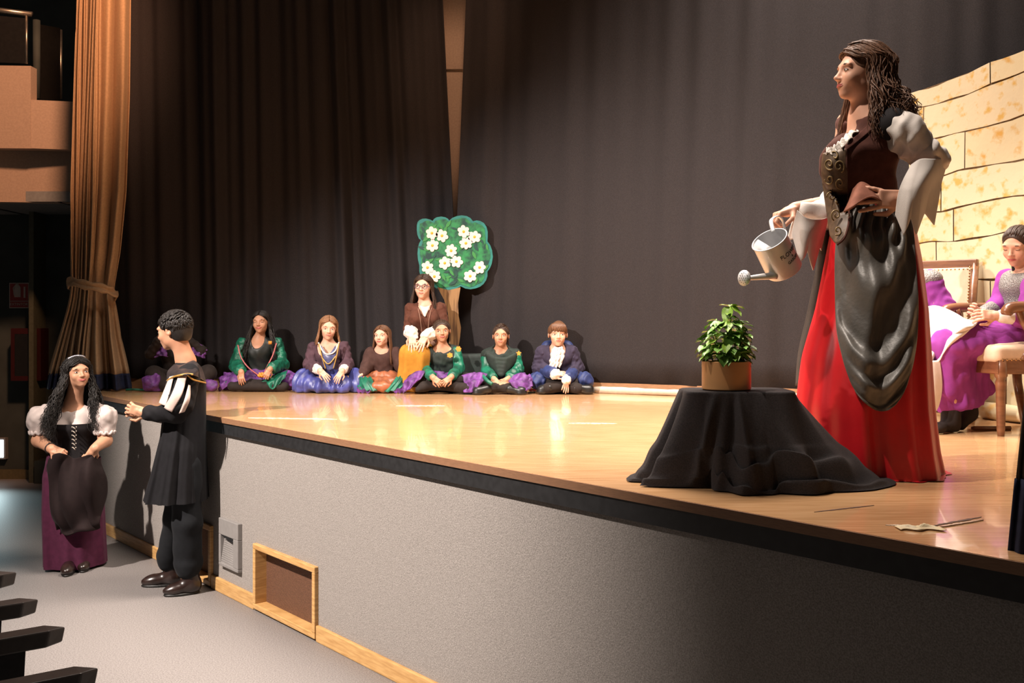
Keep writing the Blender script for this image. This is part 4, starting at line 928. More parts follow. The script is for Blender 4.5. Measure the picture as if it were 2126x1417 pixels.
# --- girl in green satin with a pink cord
g = seated(537, 812, 'smiling long haired girl sitting cross-legged in green satin sleeves and purple skirt', 21, (542, 669), .195, 4, 3, -3, (538, 705),
           (505, 713), (574, 712), (490, 757, .18), (586, 757, .18), (501, 772, -.09), (560, 766, -.10), 537, (478, 789, .10), (601, 789, .10), (572, 805, -.02), (505, 805, -.02), SK2,
           hl=(V(.10, -.25, -.9), V(.1, .9, -.3)), hr=(V(-.35, -.2, -.75), V(-.3, .9, -.2)), hl_curl=.35, hr_curl=.75, wide=1.04)
g.face(M_lip, HR_black, closed=True, smile=1.0)
g.hair(HR_black, g.haircap(HR_black, front=.33), g.strands(200, 1.75, wave=.075, freq=2.4, rad=.018, spread=.48, amin=44, amax=180, seed=3, back=-.15))
top(g, mat('black_satin_top', (.010, .013, .011), .5, sheen=.2), neckdrop=.035, neckr=.055)
sleeve(g, g.sl, g.el, g.wl, M_gsat, (.056, .055, .050), .80, .0055, 1); sleeve(g, g.sr, g.er, g.wr, M_gsat, (.056, .055, .050), .80, .0055, 2)
legs(g, M_tights); g.add('tights', (lambda q: q)(Field().cap(g.J(482, 801, -.05), g.J(590, 802, -.05), .040, .040).mesh(.008, clip=FLOORCLIP)), M_tights)
lap(g, M_ptul, [('c', (470, 795, .06), (600, 793, .06), .05, .05)], amp=.010)
for i, c in enumerate(([[(460, 800, .02), (475, 781, .03), (497, 770, .03)], [(452, 806, -.01), (472, 789, -.03), (500, 778, -.05)], [(455, 812, .0), (480, 797, -.05), (505, 790, -.08)]],
                       [[(543, 792, -.05), (570, 778, -.02), (597, 767, .02)], [(550, 797, -.08), (570, 791, -.08), (592, 781, -.05)], [(560, 801, -.095), (567, 809, -.10), (582, 795, -.09)]])):
    sheet(g, 'skirt_panel', c, M_ptul if i == 0 else M_gsat, rip=lambda U, W: np.stack([0 * U, .010 * np.sin(14 * U + 3 * W), .006 * np.sin(11 * W + 5 * U)], -1))
for i, xs in enumerate((((494, 716, .14), (500, 740, .10), (515, 762, .06), (540, 781, -.02)), ((574, 712, .14), (566, 738, .09), (555, 760, .03), (546, 780, -.03)))):
    rod(g, 'cord', [g.J(*q) for q in xs], .006, M_cord)
mb = MB()
for i in range(9): mb.add(*tube(spline([g.J(535 + i * 2.6, 780 + 3 * math.sin(i * 2), -.05), g.J(537 + i * 2.6, 776 + 3 * math.cos(i * 3), -.07), g.J(540 + i * 2.4, 783, -.06)], 6), [.004, .008, .009, .009, .008, .004], 6))
mb.build('garland', M_star, g.e)
mesh('brooch', *box(g.J(561, 711, .10), (.014, .006, .014)), M_star, g.e)
BLK = mat('floor_band', (.02, .06, .05), .3)
rod(g, 'ribbon', [g.J(455, 804, .0), g.J(468, 794, -.02), g.J(482, 781, -.01)], .007, M_gsat)

# --- girl in the blue satin dress
g = seated(683, 815, 'girl with shoulder length brown hair sitting in a shiny blue satin dress', 22, (682, 681), .200, -14, -4, 4, (681, 716),
           (650, 722), (713, 720), (643, 757, .20), (722, 757, .20), (666, 770, -.10), (710, 770, -.10), 681, (634, 784, .10), (738, 784, .10), (700, 803, .0), (665, 803, .0), SK3,
           hl=(V(.55, -.30, -.50), V(.0, .8, -.5)), hr=(V(-.40, -.40, -.70), V(0, .8, -.4)), hl_curl=.25, hr_curl=.25)
g.face(M_liplight, HR_brown, smile=.4, gaze=(-.5, 0))
g.hair(HR_light, g.haircap(HR_light, front=.33), g.strands(150, .62, wave=.02, freq=1.5, rad=.017, spread=.16, amin=44, amax=180, seed=5, lenvar=.06))
top(g, M_plum, neckdrop=.055, neckr=.085); sleeve(g, g.sl, g.el, g.wl, M_plum, (.052, .052, .050), .55, .005, 1); sleeve(g, g.sr, g.er, g.wr, M_plum, (.052, .052, .050), .55, .005, 2)
for e_, w_, q in ((g.el, g.wl, 1), (g.er, g.wr, 2)):
    a = e_ + (w_ - e_) * .55; b = e_ + (w_ - e_) * .85; g.add('cuff', Field().cap(a, b, .042, .034).mesh(.006, noise=wrinkle(q, 3.5), amp=.004), M_lace)
lap(g, M_bsat, [('c', (625, 796, .06), (740, 796, .06), .055, .055), ('c', (640, 795, -.01), (726, 797, -.01), .055, .05), ('e', (622, 808, .03), (.05, .05, .04)), ('e', (738, 808, .03), (.05, .05, .04)), ('e', (680, 806, -.04), (.16, .06, .035))], k=.07, amp=.0085, nz=radial(g.pel + V(0, .02, .05), 13, 3))
pan = [[(667, 716, .12), (681, 735, .09), (697, 716, .12)], [(667, 738, .10), (682, 745, .08), (698, 738, .10)], [(672, 765, .09), (684, 768, .085), (695, 765, .09)]]
sheet(g, 'bodice_panel', pan, mat('blue_stripe_panel', (.03, .04, .12), .4, scale=30, c2=(.10, .10, .20), stretch=(1, 1, 4)))
for c in (((662, 713, .11), (667, 735, .085), (676, 765, .075)), ((704, 711, .11), (699, 738, .085), (692, 765, .075)), ((668, 742, .082), (682, 755, .07), (698, 738, .082))): rod(g, 'braid', [g.J(*q) for q in c], .005, M_gold)
rod(g, 'neck_trim', [g.J(661, 711, .12), g.J(672, 731, .09), g.J(683, 735, .085), g.J(695, 729, .09), g.J(704, 710, .12)], .006, M_lace)

# --- smallest girl, brown top
g = seated(790, 815, 'smallest girl with long brown hair in a dark brown top and orange and green skirt', 23, (793, 698), .182, 14, 6, -3, (793, 727),
           (769, 733), (822, 733), (761, 760, .19), (832, 760, .19), (752, 776, .05), (841, 775, .05), 795, (752, 790, .12), (836, 790, .12), (812, 804, .0), (778, 804, .0), SK3,
           hl=(V(-.45, -.35, -.25), V(.1, .3, -.9)), hr=(V(.5, -.3, -.2), V(-.1, .3, -.9)), hw=.098, dep=.07, hl_curl=.7, hr_curl=.7, hL=.11)
g.face(M_lip, HR_brown, gaze=(.6, .3))
g.hair(HR_brown, g.haircap(HR_brown, front=.31), g.strands(140, 1.15, wave=.015, freq=1.2, rad=.016, spread=.14, amin=46, amax=180, seed=6, lenvar=.1))
top(g, M_brownj, neckr=.066, sleeves=True, t1=.9, ar=.044, gr=.016)
lap(g, M_orange, [('c', (760, 792, .05), (828, 792, .05), .045, .045), ('e', (793, 802, -.05), (.09, .05, .045))], amp=.006, r=(.07, .055, .05), nz=radial(g.pel, 8, 2))
rp_ = lambda U, W: np.stack([0 * U, .006 * np.sin(16 * U + 2 * W), .006 * np.sin(20 * U)], -1)
sheet(g, 'skirt_panel', [[(771, 783, -.01), (755, 782, .0), (737, 786, .03)], [(777, 797, -.07), (758, 793, -.05), (740, 797, -.01)], [(783, 812, -.10), (764, 810, -.09), (744, 806, -.05)]], M_gsat, rip=rp_)
sheet(g, 'skirt_panel', [[(822, 783, -.01), (833, 781, .0), (843, 784, .03)], [(813, 797, -.07), (826, 793, -.05), (842, 796, -.01)], [(797, 814, -.10), (815, 811, -.09), (836, 802, -.05)]], M_gsat, rip=rp_)
sheet(g, 'underskirt', [[(740, 800, -.02), (750, 805, -.06), (770, 811, -.09)], [(738, 808, -.02), (750, 811, -.06), (768, 813, -.09)], [(740, 814, -.02), (752, 815, -.06), (768, 815, -.09)]], M_ptul, rip=rp_)
sheet(g, 'underskirt', [[(842, 798, -.02), (832, 804, -.06), (815, 811, -.09)], [(843, 808, -.02), (833, 811, -.06), (818, 813, -.09)], [(842, 814, -.02), (832, 815, -.06), (818, 815, -.09)]], M_ptul, rip=rp_)

# --- woman with glasses seated on the bench
g = Fig(880, 806, 8.62, SH, 'woman in glasses with a brown bodice and ochre skirt sitting above the children', 24)
g.head(879, 596, 0, .212, 8, 3, 2, 1.0); g.nk = g.J(882, 633, .02); g.neck(g.nk, .044); g.sl, g.sr = g.J(853, 641, .02), g.J(914, 640, .02); g.el, g.er = g.J(850, 683, .0), g.J(921, 684, .0); g.wl, g.wr = g.J(856, 696, -.24), g.J(884, 697, -.25); g.pel = g.J(880, 716, .05); g.tw = .135; g.dep_ = .085
g.trunk(g.skin, g.pel, g.nk, g.sl, g.sr, .135, .085); g.arm(g.skin, g.sl, g.el, g.wl, .045, .036, .027); g.arm(g.skin, g.sr, g.er, g.wr, .045, .036, .027)
g.hand(g.wl, V(.05, -.35, -.6), V(.05, .75, -.5), .165, .2, 1); g.hand(g.wr, V(-.3, -.35, -.55), V(0, .75, -.5), .165, .2, -1)
kL, kR = g.J(851, 735, -.22), g.J(874, 737, -.22); aL, aR = g.Z(848, .06, -.20), g.Z(872, .06, -.20)
g.skin.chain([g.pel + V(-.06, 0, 0), kL, aL], [.07, .055, .04]); g.skin.chain([g.pel + V(.06, 0, 0), kR, aR], [.07, .055, .04]); g.body(SK3, clip=FLOORCLIP); g.face(M_liplight, HR_black, gaze=(-.5, .2))
g.hair(HR_dark, g.haircap(HR_dark, front=.30), g.strands(150, 1.0, wave=.03, freq=1.6, rad=.017, spread=.20, amin=46, amax=180, seed=8))
top(g, M_maroon, neckdrop=.060, neckr=.050, gr=.012, bust=.75, waist=.78); sleeve(g, g.sl, g.el, g.wl, M_maroon, (.056, .050, .045), .30, .004, 1); sleeve(g, g.sr, g.er, g.wr, M_maroon, (.056, .050, .045), .30, .004, 2)
for e_, w_, q in ((g.el, g.wl, 1), (g.er, g.wr, 2)):
    a = e_ + (w_ - e_) * .35; b = e_ + (w_ - e_) * .95; g.add('cuff', Field().cap(a, b, .058, .050).mesh(.007, noise=wrinkle(q, 2.6), amp=.007), M_white)
sheet(g, 'chemise', [[(872, 634, -.055), (882, 637, -.08), (892, 634, -.055)], [(876, 645, -.085), (882, 647, -.105), (888, 645, -.085)], [(880, 655, -.105), (882, 657, -.115), (884, 655, -.105)]], M_white)
for c in (((868, 640, -.075), (872, 660, -.118), (876, 690, -.105)), ((896, 638, -.075), (891, 660, -.118), (888, 690, -.105))): rod(g, 'piping', [g.J(*q) for q in c], .0022, M_stitch)
Fd = Field(); Fd.cap(g.pel + V(-.05, 0, -.03), kL, .085, .070, .06); Fd.cap(g.pel + V(.05, 0, -.03), kR, .085, .070, .06); Fd.cap(kL, aL + V(-.02, 0, 0), .070, .085, .06); Fd.cap(kR, aR + V(.01, 0, 0), .070, .085, .06); Fd.box(g.Z(860, .2, -.20), (.05, .05, .15), None, .02, .05)
g.add('skirt', Fd.mesh(.0095, noise=radial(g.J(865, 700, -.05), 8, 5), amp=.005, clip=FLOORCLIP), M_ochre)
for q in (-1, 1):
    c = [g.hp((.150 * q + .105 * math.cos(a), -.435 + .03 * math.cos(a) * q, -.01 + .085 * math.sin(a))) for a in np.linspace(0, 6.283, 21)]; g.add('spectacle_rim', tube(c, .0028, 6), M_spec)
    g.add('spectacle_temple', tube([g.hp((.25 * q, -.42, 0)), g.hp((.345 * q, -.2, .01)), g.hp((.36 * q, .02, .0))], .0026, 6), M_spec)
g.add('spectacle_bridge', tube([g.hp((-.045, -.445, .01)), g.hp((0, -.455, .025)), g.hp((.045, -.445, .01))], .0028, 6), M_spec)

# --- girl in green velvet with two orange flowers
g = seated(918, 817, 'girl with pulled back hair in green velvet with two orange flowers on her shoulder', 25, (917, 687), .190, -6, 2, -4, (917, 722),
           (888, 731), (945, 729), (880, 765, .19), (953, 765, .19), (900, 784, -.10), (936, 783, -.10), 918, (858, 789, .12), (985, 787, .12), (962, 805, -.06), (880, 802, -.02), SK2,
           hl=(V(.6, -.3, -.45), V(.1, .8, -.4)), hr=(V(-.6, -.3, -.45), V(-.1, .8, -.4)), hl_curl=.7, hr_curl=.7, wide=1.06, hw=.125)
g.face(M_lip, HR_black, smile=.6, gaze=(-.4, 0)); g.hair(HR_dark, g.haircap(HR_dark, grow=.022, front=.29), g.pulled())
top(g, M_gvel, neckr=.080, neckdrop=.01, gr=.018, amp=.006); sleeve(g, g.sl, g.el, g.wl, M_gsat, (.050, .046, .040), .80, .0045, 1); sleeve(g, g.sr, g.er, g.wr, M_gsat, (.050, .046, .040), .80, .0045, 2)
legs(g, M_tights, fl=(985, 808, -.08), fr=(868, 808, -.06), r=(.070, .056, .040))
rp_ = lambda U, W: np.stack([.004 * np.sin(13 * W), .008 * np.sin(15 * U + 3 * W), .007 * np.sin(12 * W + 4 * U)], -1)
lap(g, M_ptul, [('e', (918, 788, .22), (.15, .10, .07)), ('c', (850, 797, .14), (900, 785, .18), .05, .06), ('c', (985, 795, .14), (935, 785, .18), .05, .06)], amp=.010, k=.04, base=False)
sheet(g, 'tulle_overskirt', [[(884, 770, .03), (862, 773, .0), (838, 790, .02)], [(872, 787, -.05), (856, 792, -.06), (837, 802, -.02)], [(850, 806, -.09), (846, 811, -.08), (838, 815, -.03)]], M_ptul, rip=rp_)
sheet(g, 'tulle_overskirt', [[(958, 779, .0), (985, 775, .0), (1002, 783, .04)], [(965, 795, -.06), (985, 793, -.06), (1000, 798, -.0)], [(962, 813, -.12), (978, 816, -.10), (992, 813, -.04)]], M_ptul, rip=rp_)
for x, y in ((952, 724), (934, 737)):
    c_ = g.J(x, y, .10); pts = [c_ + V(*p) for p in flower_mesh(.024, int(x))]; poly_plate([p for p in pts], .012, M_star, 'fabric_flower', g.e, V(0, 0, 0))

# --- girl in green velvet with a star brooch
g = seated(1041, 818, 'girl with ponytail and visible ears in green velvet with a single orange star', 26, (1040, 697), .190, 3, 4, 0, (1040, 727),
           (1011, 736), (1070, 736), (1010, 768, .18), (1076, 768, .18), (1026, 787, .02), (1054, 787, .02), 1040, (985, 792, .12), (1096, 791, .12), (1062, 807, -.04), (1010, 807, -.04), SK2,
           hl=(V(.4, -.4, -.4), V(.3, .8, -.2)), hr=(V(-.4, -.4, -.2), V(-.3, .8, -.2)), hl_curl=.8, hr_curl=.8, hw=.115)
g.face(M_liplight, HR_black, gaze=(0, .4)); g.hair(HR_dark, g.haircap(HR_dark, grow=.018, front=.30), g.pulled(bun=(0, .5, .0)), g.strands(26, 1.0, wave=.05, freq=2, rad=.024, spread=.22, amin=140, amax=180, seed=4))
top(g, M_gvel, neckr=.060, neckdrop=.0, gr=.020, amp=.006)
Fd = Field()
for i in range(5): Fd.chain([g.J(1012 + i, 734 + i * 4, .17), g.J(1030 + i * 2, 745 + i * 8, .13 - .006 * i), g.J(1050 - i * 2, 746 + i * 8, .13 - .006 * i), g.J(1070 - i, 735 + i * 4, .17)], [.020] * 4, .012)
g.add('cowl', Fd.mesh(.008), M_gvel)
sleeve(g, g.sl, g.el, g.wl, M_gsat, (.048, .046, .042), .75, .006, 1); sleeve(g, g.sr, g.er, g.wr, M_gsat, (.048, .046, .042), .75, .006, 2)
legs(g, M_tights, shoes=M_shoe, fl=(1082, 811, -.06), fr=(992, 811, -.06))
lap(g, M_ptul, [('e', (984, 793, .06), (.07, .06, .06)), ('e', (1092, 792, .06), (.06, .06, .05))], amp=.010, r=(.075, .062, .05), k=.04)
sheet(g, 'tulle_overskirt', [[(1012, 776, .0), (990, 775, .0), (966, 790, .03)], [(1003, 790, -.06), (985, 793, -.06), (964, 803, -.02)], [(988, 812, -.08), (978, 816, -.08), (966, 815, -.03)]], M_ptul, rip=rp_)
sheet(g, 'tulle_overskirt', [[(1066, 779, .0), (1085, 775, .0), (1105, 785, .04)], [(1056, 792, -.07), (1080, 794, -.06), (1106, 797, -.0)], [(1070, 803, -.09), (1090, 812, -.08), (1102, 806, -.02)]], M_ptul, rip=rp_)
rod(g, 'sash', [g.J(1000, 778, .0), g.J(1012, 790, -.06), g.J(1022, 797, -.08)], .016, M_gsat)
c_ = g.J(1077, 733, .10); pts = [c_ + V(.024 * (1 if i % 2 == 0 else .5) * math.sin(i * .628), 0, .024 * (1 if i % 2 == 0 else .5) * math.cos(i * .628)) for i in range(10)]; poly_plate(pts, .010, M_star, 'star_brooch', g.e, V(0, 0, 0))
fp = empty('cloth_flower', P(1106, 816, stage_d(816)), 'small red and white cloth flower fallen beside the boy in the blue coat', 'flower')
for i in range(8):
    a = i * .785; c_ = V(.03 * math.cos(a), .02 * math.sin(a), .035 + .012 * math.sin(3 * i)); mesh('petal', *tube([V(0, 0, .02), c_ * .7, c_], [.006, .012, .004], 6), mat('petal_red%d' % i, (.45, .03, .03) if i % 2 else (.6, .45, .40), .6), fp)
mesh('stem', *tube([V(0, 0, .024), V(.02, -.01, .008), V(-.04, -.03, .006)], .005, 6), M_gsat, fp)

# --- boy in the blue coat
g = seated(1165, 818, 'boy with a fringe in a navy coat, lace jabot and blue velvet breeches', 27, (1158, 694), .200, -2, 2, 0, (1157, 723),
           (1126, 731), (1187, 731), (1119, 764, .18), (1199, 764, .18), (1152, 776, -.02), (1176, 787, -.04), 1160, (1119, 791, .12), (1212, 791, .10), (1200, 806, -.03), (1136, 806, -.03), SK3,
           hl=(V(.7, -.2, .05), V(.0, .7, -.7)), hr=(V(-.1, -.35, -.8), V(-.2, .8, -.3)), hl_curl=.35, hr_curl=.2, wide=1.1, hw=.125, td=.17)
g.face(M_liplight, HR_brown, gaze=(.3, 0))
fr = MB()
for i in range(22):
    u = i / 21 * 2 - 1; fr.add(*tube([g.hp((u * .14 + .03, -.02, .545 - .05 * u * u)), g.hp((u * .22 + .01, -.23, .475 - .07 * u * u)), g.hp((u * .27, -.36, .36)), g.hp((u * .29 + .03, -.42 + .10 * u * u, .20 - .05 * math.sin(i * 2.1))), g.hp((u * .30 + .04, -.41 + .12 * u * u, .12 - .03 * math.sin(i * 1.7)))], [.010, .011, .010, .008, .003], 5))
g.hair(HR_brown, g.haircap(HR_brown, grow=.034, front=.24, low=-.15), (np.concatenate(fr.v), fr.f))
top(g, M_navycoat, name='coat', neckr=.070, neckdrop=.04, gr=.022, amp=.004); sleeve(g, g.sl, g.el, g.wl, M_navycoat, (.060, .055, .050), .45, .006, 1); sleeve(g, g.sr, g.er, g.wr, M_navycoat, (.060, .055, .050), .50, .006, 2)
for e_, w_, q, t0 in ((g.el, g.wl, 1, .45), (g.er, g.wr, 2, .45)):
    a = e_ + (w_ - e_) * t0; b = e_ + (w_ - e_) * .85; cf = g.add('cuff', Field().cap(a, b, .052, .052).mesh(.007, noise=wrinkle(q, 2), amp=.003), M_bluevel)
    c_ = e_ + (w_ - e_) * .6 + V(.0, -.062, .0); g.add('button', Field().ell(c_, (.010, .008, .010)).mesh(.003), M_gold)
    g.add('lace_cuff', Field().cap(e_ + (w_ - e_) * .88, w_ + (w_ - e_) * .04, .034, .042).mesh(.0065, noise=wrinkle(q + 5, 4), amp=.006), M_lace)
jb = lambda U, W: np.stack([.004 * np.sin(18 * W), .010 * np.sin(24 * U + 3 * W) * (.3 + W), .010 * np.sin(20 * U) * W], -1)
sheet(g, 'jabot', [[(1150, 718, .10), (1158, 721, .07), (1166, 718, .10)], [(1144, 732, .09), (1157, 733, .05), (1172, 732, .09)], [(1143, 748, .08), (1156, 750, .03), (1171, 748, .08)]], M_lace, 40, 24, rip=jb)
sheet(g, 'jabot', [[(1147, 728, .08), (1157, 730, .05), (1169, 728, .08)], [(1142, 745, .08), (1155, 747, .025), (1168, 745, .07)], [(1140, 762, .08), (1153, 764, .02), (1166, 760, .07)]], M_lace, 40, 24, rip=jb)
g.add('collar', Field().chain([g.J(1124, 728, .24), g.J(1136, 718, .27), g.J(1158, 712, .32), g.J(1178, 718, .27), g.J(1190, 728, .24)], [.035, .042, .040, .042, .035]).mesh(.008), M_bluevel)
legs(g, M_tights, r=(.07, .055, .045), shoes=M_shoe, fl=(1222, 808, -.02), fr=(1126, 808, -.02))
lap(g, M_bluevel, [('e', (1119, 790, .08), (.07, .07, .065)), ('e', (1212, 790, .07), (.07, .07, .065))], name='breeches', amp=.008, r=(.085, .070, .05), k=.04)

# --- child hidden behind the boy in black: hands at the head, purple cape
g = seated(372, 813, 'child in a purple cape with both hands raised, mostly hidden behind the boy in black', 28, (363, 684), .190, 4, 0, 0, (364, 716),
           (334, 724), (396, 724), (312, 735, .12), (418, 728, .14), (330, 704, .05), (392, 705, .10), 368, (320, 776, .06), (432, 774, .06), (345, 802, .0), (410, 802, .0), SK2,
           hl=(V(.15, -.1, .9), V(.8, .3, 0)), hr=(V(.15, .0, .9), V(-.8, .4, 0), -1), hl_curl=.7, hr_curl=.9)
g.face(); g.hair(HR_black, g.haircap(HR_black, front=.28), g.strands(30, .9, rad=.03, spread=.2, seed=9))
top(g, M_tights); sleeve(g, g.sl, g.el, g.wl, M_tights, seed=1, t1=.95); sleeve(g, g.sr, g.er, g.wr, M_tights, seed=2, t1=.95)
legs(g, M_tights, r=(.07, .07, .05))
rp_ = lambda U, W: np.stack([.004 * np.sin(13 * W), .012 * np.sin(17 * U + 3 * W), .008 * np.sin(14 * W + 4 * U)], -1)
sheet(g, 'cape_collar', [[(392, 718, .10), (410, 712, .12), (431, 724, .14)], [(395, 730, .08), (412, 728, .10), (428, 733, .13)], [(398, 738, .07), (412, 739, .08), (425, 742, .12)]], M_ptul, rip=rp_)
sheet(g, 'cape_collar', [[(345, 722, .10), (326, 723, .12), (302, 740, .14)], [(345, 732, .08), (328, 732, .10), (310, 740, .13)], [(348, 742, .07), (332, 738, .08), (318, 741, .12)]], M_ptul, rip=rp_)
lap(g, M_ptul, [('e', (310, 796, .0), (.05, .05, .07)), ('e', (440, 800, .0), (.06, .05, .045)), ('e', (325, 790, .0), (.04, .04, .07)), ('c', (315, 800, .02), (440, 802, .02), .035, .035)], base=False, name='tulle_skirt', k=.05, amp=.014, sc=2)
rod(g, 'floor_ribbon', [g.Z(262, .015, .02), g.Z(280, .02, 0), g.Z(300, .015, .02), g.Z(318, .018, .0)], .010, M_gsat)
# ------------------------------------------------------------------ the standing actor with the watering can
M_redsat = satin('red_satin', (0.50, 0.006, 0.012), rough=0.42, var=.12, scale=6); M_apron = mat('charcoal_satin', (0.080, 0.073, 0.064), 0.46, sheen=.3, var=.3, scale=5, spec=.6, bump=.12, bscale=70)
M_bod = cloth('brown_bodice', (0.085, 0.032, 0.024), sheen=.3, var=.15); M_black_c = cloth('black_cotton', (0.016, 0.014, 0.016), sheen=.15); M_stom = mat('brocade_panel', (0.105, 0.064, 0.036), 0.5, var=.3, scale=40)
M_embr = mat('dull_gold_embroidery', (0.24, 0.165, 0.07), 0.5, metal=.2, var=.2); M_wsl = cloth('white_sleeve', (0.66, 0.61, 0.57), var=.03, rough=.8)
SKL = [(430, 1745, 1882, .02, .125, .012), (470, 1730, 1893, .02, .165, .02), (540, 1718, 1904, .02, .205, .03), (640, 1700, 1914, .02, .25, .04), (740, 1672, 1920, .02, .27, .05), (840, 1660, 1926, .02, .275, .055), (930, 1664, 1936, .02, .28, .06), (975, 1664, 1946, .02, .28, .06), (1012, 1662, 1958, .02, .285, .065)]
g = Fig(1800, 1001, 3.74, SH, 'standing woman in a brown bodice, red skirt and charcoal apron, hand on hip', 31, k=1.0695, sink=.0394)
g.head(1788, 153, 0, .207, 84, 5, 2, .98); g.nk = g.J(1797, 243, .02); g.neck(g.nk, .046)
g.sl, g.sr = g.J(1858, 252, -.12), g.J(1762, 256, .15); g.pel = g.J(1806, 460, .02); g.tw = .140; g.dep_ = .098
g.el, g.wl = g.J(1948, 332, -.10), g.J(1872, 414, -.19); g.er, g.wr = g.J(1738, 420, .14), g.J(1652, 434, .06)
g.trunk(g.skin, g.pel, g.nk, g.sl, g.sr, .125, .090, tw=62)
g.arm(g.skin, g.sl, g.el, g.wl, .046, .038, .027); g.arm(g.skin, g.sr, g.er, g.wr, .046, .038, .027)
g.hand(g.wl, V(-.97, -.05, .02), V(.05, .95, .0), .172, .18, -1, spread=.16, res=.0032)
g.hand(g.wr, V(-.93, -.10, -.30), V(-.25, 0, -.95), .165, 1.12, -1, spread=.02, tcurl=.9, res=.0030)
for q in (-1, 1):
    hip = g.pel + V(.02, .09 * q, -.05); kn = g.Z(1800, .52, .10 * q); an = g.Z(1810, .09, .11 * q); g.skin.chain([hip, kn, an, an + V(-.14, -.02, -.05)], [.085, .055, .04, .032])
g.body(SK1, clip=FLOORCLIP); g.face(M_lip, HR_dark, gaze=(0, .3))
HR_main = hairmat('hair_chestnut', (0.060, 0.028, 0.015), 2.4); g.hair(HR_main, g.haircap(HR_brown, front=.33, grow=.02), g.pulled(130, bun=(0, .50, .10), rad=.016, seed=5),
       g.strands(760, .95, wave=.080, freq=2.4, nseg=4, rad=.0125, spread=.32, amin=58, amax=180, seed=31, pts=26, jitter=2.0, sides=(1, 1, -1), sweep=88, lenvar=.25, part=.05),
       g.strands(260, 1.32, wave=.05, freq=1.8, nseg=4, rad=.012, spread=.14, amin=62, amax=95, seed=33, sides=(-1,), pts=24, fall=-.16, sweep=80),
       g.strands(420, .82, wave=.13, freq=3.0, nseg=4, rad=.0105, spread=.48, amin=105, amax=180, seed=36, sides=(1, 1, -1), pts=26, jitter=3, lenvar=.3))
Fd = Field(); g.trunk(Fd, g.pel, g.nk, g.sl, g.sr, g.tw - .010, g.dep_ - .012, .012, waist=.80, bust=0, tw=62)
for q in (-1, 1): Fd.ell(g.J(1756 + 10 * q, 340, .02 + .075 * q), V(.078, .075, .105), eul(0, 0, 8), .10)
Fd.ell(g.J(1722, 292, .02), V(.115, .085, .085), eul(0, 0, -30), .012, sub=True); Fd.ell(g.nk + V(0, 0, .03), V(.085, .10, .06), None, .01, sub=True)
Fd.ell(g.J(1868, 250, -.14), V(.050, .10, .060), eul(0, 0, 0), .01, sub=True)
Fd.box(g.J(1806, 520, .02), V(.4, .4, .15), None, .005, .01, sub=True)
bvf = Fd.mesh(.0065, noise=wrinkle(2, 1.6), amp=.003); g.add('bodice', bvf, M_bod); BT = bvh(bvf)
Fd = Field(); Fd.cap(g.nk + V(.02, 0, -.055), g.sl + V(-.01, .0, -.01), .045, .062, .03); g.add('undershirt', Fd.mesh(.007), M_black_c)
# embroidered front panel with pointed end, scrolls and lacing edge
pan = [[(1709, 318, -.02), (1733, 314, -.075), (1756, 308, -.115)], [(1706, 352, -.02), (1730, 356, -.090), (1759, 352, -.128)], [(1711, 400, -.03), (1735, 404, -.090), (1760, 402, -.125)], [(1719, 455, -.06), (1739, 462, -.125), (1763, 455, -.150)], [(1724, 490, -.10), (1738, 506, -.170), (1754, 490, -.185)]]
sheet(g, 'front_panel', pan, M_stom, 20, 40, .006, on=BT, off=.007)
def spiral(cx, cy, r, turns, dd, flip=1, a0=0):
    return snap(g, [g.J(cx + flip * r * (1 - t * .85) * math.cos(a0 + turns * 6.28 * t), cy + r * (1 - t * .85) * math.sin(a0 + turns * 6.28 * t) * 1.2, dd) for t in np.linspace(0, 1, 22)], BT, .012)
for cx, cy, r, tu, dd, fl, a0 in ((1722, 340, 11, 1.3, -.075, 1, 1), (1742, 345, 12, 1.4, -.108, -1, 2), (1733, 324, 9, .8, -.090, 1, 4), (1722, 372, 10, 1.2, -.085, -1, 0), (1744, 380, 11, 1.2, -.118, 1, 1), (1726, 408, 10, 1.3, -.090, 1, 3), (1746, 416, 11, 1.3, -.122, -1, 0), (1736, 446, 11, 1.4, -.140, 1, 2), (1739, 478, 9, 1.2, -.165, -1, 1)):
    g.add('embroidery', tube(spiral(cx, cy, r, tu, dd, fl, a0), .0028, 5), M_embr)
rod(g, 'panel_edge', list(snap(g, [g.J(1756, 308, -.118), g.J(1759, 352, -.131), g.J(1760, 402, -.128), g.J(1763, 455, -.153), g.J(1754, 492, -.187), g.J(1738, 508, -.172)], BT, .008)), .004, M_bod)
# white ruffle along the neckline
rf = lambda U, W: np.stack([.006 * np.sin(40 * U) * W, -.008 * np.sin(34 * U + 1) * W, .004 * np.sin(50 * U)], -1)
sheet(g, 'neck_ruffle', [[(1716, 308, .02), (1728, 305, -.05), (1748, 288, -.075), (1770, 264, -.09)], [(1714, 319, .02), (1732, 319, -.09), (1757, 300, -.115), (1781, 270, -.11)]], M_lace, 60, 8, rip=rf, on=BT, off=.010)
sheet(g, 'bodice_collar', [[(1750, 305, -.105), (1775, 284, -.125), (1800, 262, -.125), (1828, 236, -.10)], [(1752, 316, -.115), (1782, 293, -.14), (1810, 270, -.145), (1842, 245, -.125)]], M_bod, 30, 8, .006, on=BT, off=.005)
# peplum flaring over the hip, edged in a paler lining
M_line = cloth('bodice_lining', (0.26, 0.105, 0.070))
sheet(g, 'peplum', [[(1772, 392, -.135), (1790, 378, -.165), (1820, 396, -.175), (1850, 412, -.165), (1880, 408, -.12)], [(1762, 420, -.15), (1778, 402, -.21), (1815, 404, -.20), (1850, 420, -.18), (1884, 416, -.12)], [(1752, 440, -.16), (1768, 432, -.24), (1808, 409, -.215), (1850, 428, -.19), (1886, 422, -.12)]], M_line, 40, 16, .006)
